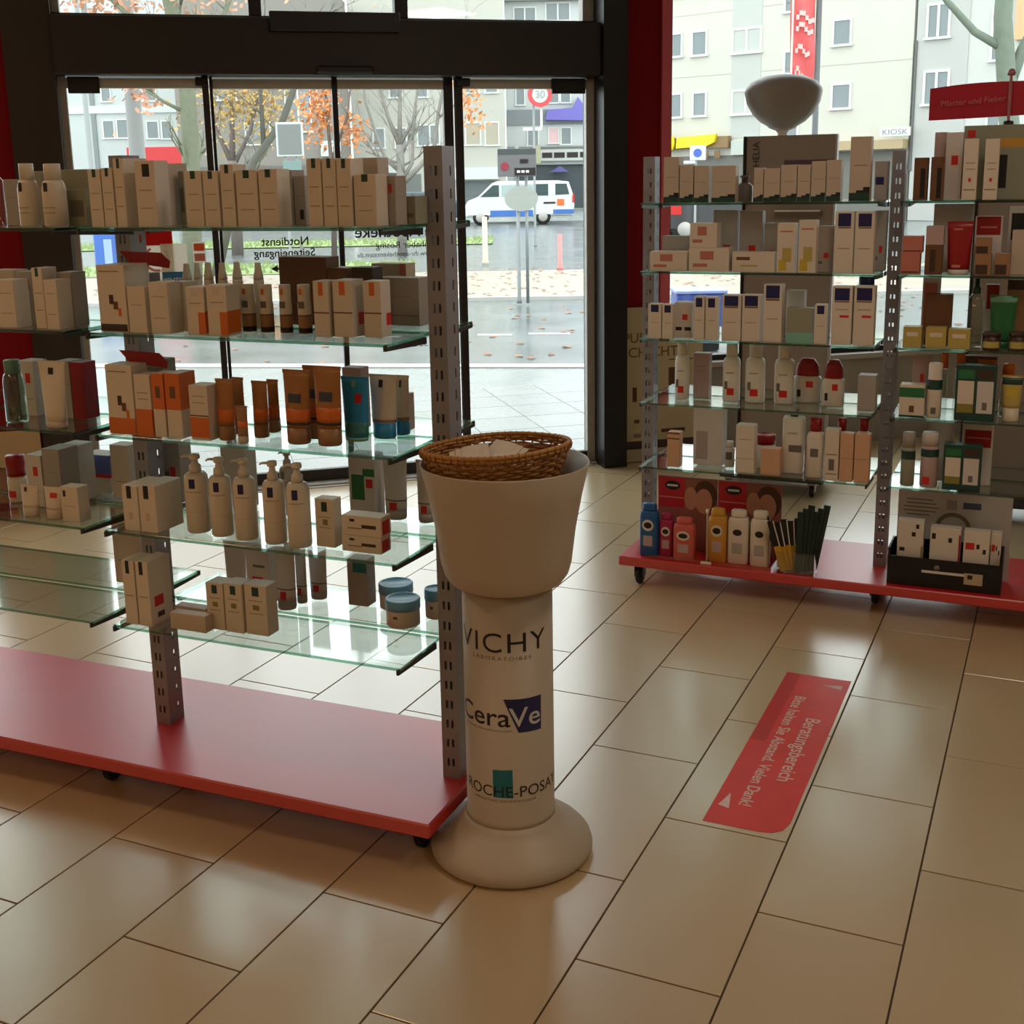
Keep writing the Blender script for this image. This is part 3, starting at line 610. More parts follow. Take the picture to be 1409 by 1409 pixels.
CS={
'tag':('white',[('f',.36,.64,.86,1,'dgreen',T_)]+ln(.58,.30)), 'tagbig':('white',[('f',.38,.74,.76,.95,'black',T_)]+ln(.55,.28)),
'plain':('tan',[]), 'tan':('white',ln(.72,.3)), 'grey':('grey',ln(.6)), 'greyd':('greyd',[]), 'greyl':('greyl',[]), 'greygreen':('green',[]),
'greydark':('green',[('f',.15,.85,.25,.7,'greyd',T_)]), 'greytag':('grey',[('f',.45,.8,.12,.32,'black',T_)]+ln(.6)),
'greyred':('grey',[('f',.28,.5,.62,.82,'red',PSK),('f',.62,.8,.66,.84,'red',PSK)]), 'greengrey':('green',[('f',.3,.9,.25,.4,'greyd',TX)]),
'tan_light':('white',[('f',.3,.62,.76,.96,'cream',T_)]+ln(.6)), 'orangeside':('white',[('f',.62,1,.02,.48,'orange',BD),('s',0,1,.05,.5,'orange',BD),('f',.3,.62,.8,.94,'greyl',T_)]+ln(.66)),
'twotone':('white',[('f',0,1,.42,.445,'brown','seam_line'),('f',.35,.65,.74,.98,'orange',T_),('s',.5,.98,.2,.42,'red',PSK)]),
'brown':('brown',[]), 'brownd':('dbrown',[]), 'pinkside':('tan',[('f',.82,1,0,1,'pink',BD)]), 'beigewide':('grey',[('f',.02,.98,.2,.23,'line','seam_line')]+ln(.6)),
'whitered':('greyl',[('f',.45,.75,.6,.78,'red',PSK)]+ln(.3)), 'darkred':('dred',[]),
'orangehalf':('white',[('f',0,1,0,.44,'orange',BD),('s',0,1,0,.44,'orange',BD)]+ln(.7,.6)), 'orangetop':('white',[('f',0,1,.44,1,'orange',BD),('s',0,1,.44,1,'orange',BD),('f',.3,.7,.62,.8,'brown',T_)]),
'orangebase':('white',[('f',0,1,.05,.42,'orange',BD),('f',0,1,.44,.46,'dbrown','seam_line')]+ln(.8,.68)), 'pinkgrey':('pinkgrey',[]),
'mini':('cream',[('f',.15,.3,.72,.9,'black',T_)]+ln(.45)), 'bluewhite':('greyl',[('f',0,1,.5,1,'blue',BD),('s',0,1,.5,1,'blue',BD),('f',0,1,.4,.5,'red',BD),('s',0,1,.4,.5,'red',BD)]),
'cube':('white',[('f',.3,.6,.72,1,'black',T_),('f',.35,.6,.25,.42,'tan',TX)]), 'greentag':('white',[('f',.35,.65,.74,.94,'dgreen',T_),('f',.4,.66,.46,.58,'olive','emblem')]+ln(.62,.4)),
'flat':('white',[('f',.2,.32,.7,.84,'black',T_),('f',.5,.86,.4,.58,'dbrown',TX),('f',.15,.5,.34,.4,'line',TX),('s',.1,.8,.1,.8,'red',PSK)]),
'tallwhite':('white',ln(.3)), 'greyredtall':('grey',[('f',.5,.75,.42,.58,'red',PSK),('f',.2,.45,.2,.5,'greyd',TX)]), 'greypale':('greyl',ln(.4)),
'greenwhite':('greyl',[('f',.1,.6,.28,.68,'emer',T_),('f',.55,1,.66,.78,'emer',T_),('f',.66,.92,.48,.62,'red',PSK)]),
'talltag':('white',[('f',.3,.6,.8,1,'black',T_),('s',.2,.6,.28,.44,'red',PSK),('s',.3,.6,.1,.18,'dbrown',TX)]+ln(.45)), 'flatsm':('tan',[]),
'greentag2':('white',[('f',.35,.66,.78,.96,'dgreen',T_),('f',.36,.66,.5,.6,'olive','emblem')]+ln(.68,.42)), 'beigered':('greyl',[('f',.25,.7,.3,.44,'red',PSK),('f',.3,.8,.6,.64,'greyd',TX)]),
'tealcorner':('grey',[('f',.3,1,.72,1,'teal',T_)]),
'wavy':('tan',[('f',0,1,0,.13,'dgreen',BD),('f',.35,1,.13,.17,'black',BD),('f',.68,1,.17,.22,'black',BD)]+ln(.55)), 'greyblue':('grey',[('f',.1,.75,.4,.6,'navy',T_)]),
'darkpair':('brown',[('f',.5,.85,.05,.75,'black',T_)]), 'greytall':('greyl',[('f',.35,.75,.52,.66,'red','emblem'),('f',.3,.8,.7,.72,'white',TX),('f',.3,.8,.45,.47,'white',TX)]), 'greytall2':('pinkgrey',[]),
'beigetall':('cream',[('f',.4,.6,.3,.36,'red','emblem'),('f',.1,.9,.16,.18,'line','seam_line')]+ln(.6,.5)), 'displayface':('green',[('f',.42,.62,.15,.6,'black','printed_figure'),('f',.4,.98,.7,.82,'gold',BD),('f',.05,.16,.84,.94,'red',PSK)]),
'lowbox':('cream',[('f',.28,.62,.5,.86,'pink',T_),('f',.1,.46,.2,.34,'pink',TX)]), 'lowbox2':('cream',[('f',.1,.42,.6,.76,'brown',T_),('f',.2,.6,.28,.36,'ylw',TX)]),
'yellow':('cream',[('f',.1,.55,.04,.26,'yellow',BD),('f',.3,.8,.22,.5,'ylw',BD),('f',.15,.85,.82,.85,'pink',TX)]), 'greyreds':('grey',[('f',.42,.72,.3,.42,'red',PSK),('f',.1,.35,.18,.24,'greyd',TX)]),
'bluesq':('cream',[('f',.16,.84,.76,.97,'navy',T_),('f',.18,.84,.73,.75,'brown',TX)]+ln(.4)), 'pink':('pink',[('f',.05,.95,.08,.14,'dbrown','seam_line')]), 'brownpink':('brown',[('f',.28,.62,.1,.85,'dbrown',T_)]), 'brownpink2':('pinkgrey',[]),
'redtop':('greyl',[('f',.06,.94,.68,1,'dred',T_),('f',.2,.8,.8,.83,'pink',TX)]), 'brownsm':('kraft',[('f',.05,.8,.05,.5,'dbrown',T_)]), 'beigewideF':('tan',[]), 'panelwhite':('greyl',[]), 'photodark':('greyl',[('f',.1,1,.5,.9,'black',T_)]),
'bluesm':('cream',[('f',.2,.8,.76,.97,'navy',T_)]+ln(.45)), 'bluesq2':('cream',[('f',.12,.86,.76,.98,'navy',T_),('f',.12,.86,.72,.75,'brown',TX)]+ln(.4)), 'bluesq3':('cream',[('f',.12,.86,.76,.97,'navy',T_),('f',.12,.86,.73,.75,'brown',TX),('f',.4,.85,.47,.51,'red',TX)]+ln(.6)),
'greenbox':('green',[('f',0,1,0,.3,'mint',BD)]), 'greyredfeet':('greyl',[('f',.45,.75,.5,.66,'red',PSK),('f',.05,.42,.2,.3,'black','foot'),('f',.58,.96,.2,.3,'black','foot')]), 'whitebox':('greyl',[]),
'lowyel':('ylw',[('f',.2,.8,.55,.75,'cream',T_)]), 'brownbox':('brown',[('f',.45,.85,.25,.3,'black',TX)]), 'redpanel':('greyl',[('f',.1,.85,.2,.9,'pink',T_)]), 'redboxF':('greyl',[('f',.1,.95,.6,1,'dred',T_)]), 'brownbox2':('kraft',[('f',0,1,.85,1,'dbrown',BD)]),
'pinkline':('pinkgrey',ln(.7,.6)), 'whitetop':('grey',[]), 'greenjar':('cream',[('f',0,1,.62,.92,'emer',T_),('f',.4,.6,.15,.36,'brown','emblem'),('f',0,1,0,.06,'dgreen',BD)]),
'twopack':('dgreen',[('f',.06,.46,.14,.72,'cream','printed_tube'),('f',.54,.94,.14,.72,'greyl','printed_tube'),('f',.06,.46,.76,.92,'emer',T_),('f',.54,.94,.76,.92,'dbrown',T_),('f',.06,.46,.14,.3,'olive',BD),('f',.68,.8,.2,.34,'greyd','emblem')]),
'orangebox':('brown',[('f',.5,1,.6,.95,'orange',T_)]), 'tanslim':('peach',[('f',0,1,.8,.84,'brown',TX),('f',0,1,.95,1,'brown',BD)]), 'greyclear':('greyl',[('f',.1,.5,.1,.6,'grey',T_)]), 'tanL':('cream',[('f',0,1,.3,.31,'line','seam_line')]+ln(.7)), 'tanS':('peach',[]),
'tanlogo':('cream',[('f',.3,.7,.2,.42,'greyd','emblem'),('f',.1,.9,.5,.52,'line',TX),('f',.1,.9,.12,.14,'line',TX)]), 'peach':('peach',[('f',0,1,.48,.49,'line','seam_line')]), 'redsign':('greyl',[('f',.1,.95,.62,.9,'dred',T_),('f',.15,.9,.76,.78,'pink',TX)]), 'whitebig':('greyl',[]),
'whiteprint':('white',[('f',.1,.3,.5,.56,'black','printed_dot'),('f',.55,.7,.75,.82,'black','printed_dot'),('f',.7,.82,.88,.95,'black','printed_dot'),('f',.3,.8,.22,.25,'greyd',TX),('f',.92,1,0,.6,'olive',BD),('f',0,.35,0,.08,'olive',BD)]),
'whiteprint2':('white',[('f',.08,.42,.68,.8,'red',T_),('f',.5,.62,.7,.78,'black','printed_dot'),('f',.75,.87,.62,.7,'black','printed_dot'),('f',.1,.6,.0,.12,'dbrown','printed_shape'),('f',.3,.8,.32,.35,'greyd',TX)]),
'whiteprint3':('white',[('f',.05,.18,.8,.9,'black','printed_dot'),('f',.6,.72,.76,.84,'black','printed_dot'),('f',.1,.5,0,.16,'black','printed_shape'),('f',.6,.95,0,.12,'dred','printed_shape'),('f',.2,.7,.4,.43,'greyd',TX),('f',.94,1,0,.9,'dred',BD)]),
}
def carton(name,x,y,z,rz,w,d,h,style,label,cat,group):
    base,ps=CS[style]; c=min(.0009,w*.05)
    g=MB().cbox(-w/2,w/2,-d/2,d/2,0,h,c)
    g.box(-w/2+.0012,w/2-.0012,-d/2+.0012,d/2-.0012,h,h+.0003)        # tuck flap
    o=tag(obj(name,g,pm(base),None,(x,y,z),rz),label,cat,group)
    lay={}
    for k,(f,x0,x1,y0,y1,col,nm) in enumerate(ps):
        e=.0003+.00012*k
        if f=='f': q=(-w/2+x0*w,-w/2+x1*w,-d/2-e,-d/2+.0002,y0*h,y1*h)
        else: q=(w/2-.0002,w/2+e,-d/2+x0*d,-d/2+x1*d,y0*h,y1*h)
        if nm==TX: lay.setdefault((nm,col),MB()).box(*q)
        else: obj(nm,MB().box(*q),pm(col),o)
    for (nm,col),g in lay.items(): obj(nm,g,pm(col),o)
    return o
def band(r,sy,z0,z1,a0,a1,n=10,k=1.015):
    g=MB(); vs=[]; 
    for i in range(n+1):
        a=rad(a0+(a1-a0)*i/n); vs+=[(r*k*math.sin(a),-r*k*sy*math.cos(a),z0),(r*k*math.sin(a),-r*k*sy*math.cos(a),z1)]
    return g.add(vs,[(2*i,2*i+2,2*i+3,2*i+1) for i in range(n)],0,True)
# bottle style: body colour, body profile (fractions of width/height), cap colour, cap profile, bands, squareness, depth factor
RND=[(.86,0),(1,.03),(1,.62),(.92,.70)]
BS={
'clear_blue':('acryl',[(.9,0),(1,.02),(1,.74),(.5,.82)],'greyd',[(.5,.82),(.5,1)],[],0),
'spray_white':('white',[(.88,0),(1,.03),(1,.60),(.86,.70),(.70,.74)],'white',[(.70,.745),(.68,.99),(.64,1)],[('black',.56,.70,-14,10,T_),('line',.30,.31,-40,40,TX),('line',.22,.23,-40,40,TX)],0),
'brownbot':('white',[(.9,.0),(1,.02),(1,.60),(.92,.64),(.92,.98),(.88,1)],None,None,[('kraft',.0,.36,-180,180,BD),('black',.02,.12,-180,180,'foot_ring'),('brown',.36,.39,-180,180,'seam_line'),('greyd',.52,.66,-30,30,T_),('orange',.80,.92,-14,14,T_)],0),
'cone':('white',[(.9,0),(1,.02),(1,.70),(.95,.74)],'white',[(.95,.745),(.90,.80),(.66,.90),(.58,.985),(.5,1)],[],0),
'tealglass':('tealg',[(.9,0),(1,.02),(.96,.66),(.86,.75),(.74,.78)],'teal2c',[(.74,.785),(.74,.99),(.66,1)],[],.3),
'redcap':('white',[(.9,0),(1,.03),(1,.46),(.9,.55)],'dred',[(1.02,.56),(1.02,.97),(.9,1)],[('red',.1,.25,-30,30,PSK)],0),
'greypump':('greyd',[(.95,0),(1,.02),(1,.6),(.5,.72)],'greyd',[(.4,.72),(.4,.9),(.6,.92),(.55,1)],[],.4),
'navycap':('greyl',[(.9,0),(1,.02),(1,.7),(.9,.74)],'navy',[(1,.75),(.95,1)],[],.3),
'clearspray':('acryl2',[(.9,0),(1,.02),(1,.70),(.55,.78)],'dgreen',[(.52,.78),(.5,.86),(.3,.88),(.28,1)],[],.3),
'capwhite':('milky',[(.9,0),(1,.02),(1,.66),(.9,.74),(.62,.78)],'white',[(.66,.785),(.66,.98),(.6,1)],[('red',.12,.24,-24,30,PSK),('greyd',.22,.36,-44,-20,TX),('grey',.5,.52,-30,30,TX)],.3),
'redflip':('white',[(.92,0),(1,.03),(1,.52),(.95,.58),(.72,.62)],'dred',[(.80,.60),(.86,.64),(.80,.84),(.45,1)],[('red',.36,.5,0,34,PSK),('black',.14,.30,-44,-24,T_)],.5),
'whitegreen':('white',[(.9,0),(1,.02),(1,.70),(.92,.74),(.92,.98),(.8,1)],None,None,[('dgreen',.52,.70,-180,180,BD),('greyd',.08,.2,-20,20,'emblem')],0),
'orangecap':('acryl2',[(.9,0),(1,.02),(1,.62),(.7,.74)],'orange',[(.82,.75),(.82,.98),(.7,1)],[],0),
'whitecap':('greyl',[(.9,0),(1,.02),(1,.7),(.8,.76)],'white',[(.7,.77),(.7,1)],[('greyd',.3,.6,-40,40,T_)],0),
'square':('milky',[(.94,0),(1,.02),(1,.94),(.92,.98)],'black',[(.36,.98),(.36,1)],[('greyd',.38,.5,-20,80,T_),('grey',.7,.72,-30,30,TX)],.7),
'redcapF':('white',[(.9,0),(1,.02),(1,.68),(.9,.74),(.6,.78)],'dred',[(.66,.785),(.66,1)],[('greyd',.36,.5,-30,30,T_)],.4),
'greengrey':('green',[(.9,0),(1,.02),(1,.68),(.86,.72)],'grey',[(.9,.725),(.9,.96),(.8,1)],[('dgreen',.5,.66,-180,180,BD)],0),
'greengrey2':('pinkgrey',[(.9,0),(1,.02),(1,.72),(.86,.76)],'greyl',[(.95,.765),(.95,.96),(.85,1)],[('dgreen',.56,.70,-180,180,BD),('red',.06,.2,-40,10,T_)],0),
}
for k_ in ('blue','magenta','salmon','gold','white'):
    col={'blue':'blueb','magenta':'magenta','salmon':'salmon','gold':'gold','white':'cream'}[k_]
    BS['cap_'+{'gold':'yellow'}.get(k_,k_)]=(col,[(.94,0),(1,.02),(1,.76),(.92,.84),(.8,.865)],col,[(.72,.87),(.76,.89),(.72,.985),(.62,1)],[],.85)
PAL['teal2c']=(96,138,128); PAL['blueb']=(30,92,150); PAL['milky']=(230,226,216)
def bm_(k):
    if k=='acryl': return m_acryl
    if k=='acryl2': return glass_mat('clear_bottle',(.86,.90,.86),.06)
    if k=='tealg': return glass_mat('teal_bottle',(.48,.70,.66),.10)
    return mat('plastic_'+k,PAL[k],.35,noise=.04,scale=20,spec=.5)
def bottle(name,x,y,z,rz,w,d,h,style,label,cat,group):
    body,prof,capc,capp,bands,sq=BS[style]; r=w/2; sy=min(1.0,d/w)
    o=tag(obj(name,MB().lathe([(0,prof[0][1]*h)]+[(a*r,b*h) for a,b in prof]+[(0,prof[-1][1]*h)],24,sy=sy,sq=sq),bm_(body),None,(x,y,z),rz),label,cat,group)
    if capc: obj('cap',MB().lathe([(0,capp[0][1]*h)]+[(a*r,b*h) for a,b in capp]+[(0,capp[-1][1]*h)],20,sy=sy,sq=sq*.7),bm_(capc),o)
    for i,(col,z0,z1,a0,a1,nm) in enumerate(bands):
        if sq>0:
            xx=r*math.sin(rad(max(-80,min(80,a0))))*.9; x2=r*math.sin(rad(max(-80,min(80,a1))))*.9
            obj(nm,MB().box(xx,x2,-r*sy*1.004-.0006*(i+1),-r*sy*.98,z0*h,z1*h),bm_(col),o)
        else: obj(nm,band(r,sy,z0*h,z1*h,a0,a1,24 if a1-a0>300 else 8,1.012+.006*i),bm_(col),o)
    if style.startswith('cap_'):
        for rx,rz_,mm,e in ((.62,.11,bm_('cream'),.0),(.44,.06,m_text,.0006)):
            obj('oval_label' if e==0 else 'oval_mark',MB().add([(r*rx*math.cos(2*PI*i/20),-r*sy*1.02-e,h*(.60+rz_*math.sin(2*PI*i/20))) for i in range(20)],[tuple(range(19,-1,-1))]),mm,o)
        obj('lower_print',MB().box(-r*.5,r*.5,-r*sy*1.015,-r*sy*.98,h*.2,h*.4),bm_('pinkgrey' if style!='cap_white' else 'grey'),o)
    return o
def pump(name,x,y,z,rz,w,d,h,style,label,cat,group):
    r=w/2; sy=min(1,d/w*1.0); grey=(style=='pumpb'); mm=bm_('greyl' if grey else 'white')
    o=tag(obj(name,MB().lathe([(0,0),(.9*r,0),(r,.02*h),(r,.66*h),(.95*r,.72*h),(.78*r,.755*h),(.5*r,.765*h),(0,.766*h)],28,sy=sy),mm,None,(x,y,z),rz),label,cat,group)
    obj('collar',MB().lathe([(0,.766*h),(.50*r,.766*h),(.48*r,.85*h),(.30*r,.87*h),(.26*r,.93*h),(0,.93*h)],20),mm,o)
    g=MB().lathe([(0,.93*h),(.42*r,.93*h),(.46*r,.955*h),(.40*r,.99*h),(0,1.0*h)],20)
    g.tube([(-.3*r,0,.965*h),(-.9*r,-.1*r,.968*h),(-1.1*r,-.12*r,.95*h)],[.14*r,.11*r,.08*r],8)
    obj('pump_head',g,mm,o)
    obj('label',band(r,sy,.58*h,.70*h,-20,10,8,1.012),bm_('navy' if not grey else 'greyd'),o)
    obj('printed_text',band(r,sy,.53*h,.538*h,-40,40,8,1.012),bm_('line'),o)
    obj('seam_line',band(r,sy,.27*h,.276*h,-180,180,24,1.006),bm_('tan'),o)
    return o
TS={ # tube: body, cap colour, cap height, bands (z0,z1,colour,name), patches
'beige':('cream','tan',.10,[],[(-.2,.2,.80,.90,'black')]), 'sun':('sunb','kraft',.24,[(.30,.52,'orange')],[]), 'sunmini':('kraft','tan',.2,[(.42,.58,'orange')],[]),
'sunbig':('sunb','kraft',.22,[(.26,.30,'dbrown'),(.30,.48,'orange')],[(-.55,.5,.56,.68,'navyt')]), 'blue':('tealb','mint',.06,[(.1,.3,'teal2')],[(-.2,.1,.84,.95,'mint'),(.1,.6,.60,.74,'red')]),
'cream':('cream','tealb',.24,[(.26,.30,'line')],[(-.25,.05,.80,.92,'black')]), 'mini':('cream','tan',.3,[],[(-.5,-.2,.78,.92,'black')]), 'minired':('cream','tan',.3,[],[(-.2,.6,.66,.82,'red')]),
'greyrear':('greyl','grey',.14,[(.30,.32,'greyd')],[(-.3,.4,.16,.28,'red')]), 'red':('dred','greyl',.10,[],[(-.6,.2,.14,.19,'pink'),(-.5,.2,.84,.87,'pink')]),
'green':('emer','emer',.12,[(.86,1.0,'mint')],[]), 'yellowgreen':('ylw','cream',.3,[(.8,.95,'dgreen')],[(-.6,.6,.55,.72,'yellow')]), 'greyt':('pinkgrey','grey',.12,[],[(-.1,.3,.56,.7,'red')]),
}
PAL['sunb']=(172,116,66); PAL['tealb']=(44,150,212); PAL['teal2']=(70,140,150); PAL['navyt']=(60,66,84)
def tube(name,x,y,z,rz,w,d,h,style,label,cat,group):
    body,capc,ch,bands,ps=TS[style]; r=w/2; n=24
    def ring(u,k=1.0,e=0.0):
        a_=r*((.70+.30*u) if style=='beige' else (.80+.20*u))*k; b_=max(.0011, (d/2)*(1-u)**.8*.95)*k+e; 
        return [(a_*math.cos(2*PI*i/n), (b_ if u<.999 else .0011+e)*math.sin(2*PI*i/n), u*h) for i in range(n)]
    o=tag(obj(name,MB().loft([ring(ch)]+[ring(ch+(1-ch)*k/8) for k in range(1,9)]),bm_(body),None,(x,y,z),rz),label,cat,group)
    obj('cap',MB().loft([ring(0,.92)[:], [(p[0],p[1],.004) for p in ring(0,1.0)], [(p[0],p[1],ch*h) for p in ring(0,1.0)]]),bm_(capc),o)
    for z0,z1,col in bands: obj('colour_band',MB().loft([ring(z0+(z1-z0)*k/3,1.012,.0003) for k in range(4)]),bm_(col),o)
    for k,(x0,x1,z0,z1,col) in enumerate(ps):
        u=(z0+z1)/2; vs=[]
        for q in range(7):
            xx=x0+(x1-x0)*q/6
            for zz in (z0,z1):
                a_=r*(.80+.20*zz); b_=max(.0011,(d/2)*(1-zz)**.8*.95); vs.append((xx*a_, -b_*math.sqrt(max(0,1-xx*xx))*1.02-.0008-.0003*k, zz*h))
        obj('price_sticker' if col=='red' else 'printed_text',MB().add(vs,[(2*q,2*q+2,2*q+3,2*q+1) for q in range(6)]),bm_(col),o)
    obj('crimp',MB().box(-r*1.0,r*1.0,-.0016,.0016,h*.955,h),bm_(body),o)
    return o
JS={'bluelid':('white','sky',.62,'brown'),'brownjar':('dbrown','dbrown',.75,'ylw'),'redlid':('white','dred',.7,'cream')}
def jar(name,x,y,z,rz,w,d,h,style,label,cat,group):
    b,l,k,e=JS[style]; r=w/2
    o=tag(obj(name,MB().lathe([(0,0),(.9*r,0),(.96*r,.03*h),(.96*r,k*h),(.9*r,(k+.02)*h),(0,(k+.02)*h)],32),bm_(b),None,(x,y,z),rz),label,cat,group)
    obj('lid',MB().lathe([(0,(k+.021)*h),(r,(k+.021)*h),(r,.96*h),(.96*r,h),(.86*r,h),(.84*r,.985*h),(0,.985*h)],32),bm_(l),o)
    obj('label',band(.96*r,1,.14*h,.5*h,-60,60,12,1.01) if style=='brownjar' else band(.96*r,1,.36*h,.46*h,-8,8,4,1.01),bm_(e),o)
    return o
def display_box(name,x,y,z,rz,w,d,h,style,label,cat,group):
    o=tag(obj(name,MB().cbox(-w/2,w/2,-d/2,d/2,0,h,.001),pm('white'),None,(x,y,z),rz),label,cat,group)
    g=MB().prism([(-w*.15,h),(w*1.25,h-.012),(w*1.30,h+.004),(w*1.0,h+.024),(-w*.50,h+.027)],d/2-.004,d/2-.001)
    obj('red_flap',g,pm('dred'),o,fix=True)
    if style=='redlid': obj('brown_base_band',MB().box(-w/2+.002,w/2-.002,-d/2-.0006,-d/2+.001,0.002,h*.12),pm('dbrown'),o)
    else: obj('orange_base_band',MB().box(-w/2,w/2,-d/2-.0006,-d/2+.001,0.001,h*.24),pm('orange'),o)
    for k,(x0,x1,z0,z1,col) in enumerate(((-.1,.05,.42,.56,'dbrown'),(.04,.2,.34,.46,'brown'),(.2,.3,.24,.36,'orange'),(-.4,.3,.9,.915,'line'))): obj('printed_mark',MB().box(x0*w,x1*w,-d/2-.0006,-d/2+.001,z0*h,z1*h),pm(col),o)
    return o
RACKS={'N':((-.8119,-.4925),.0304),'F':((-.0698,1.560),.0107)}
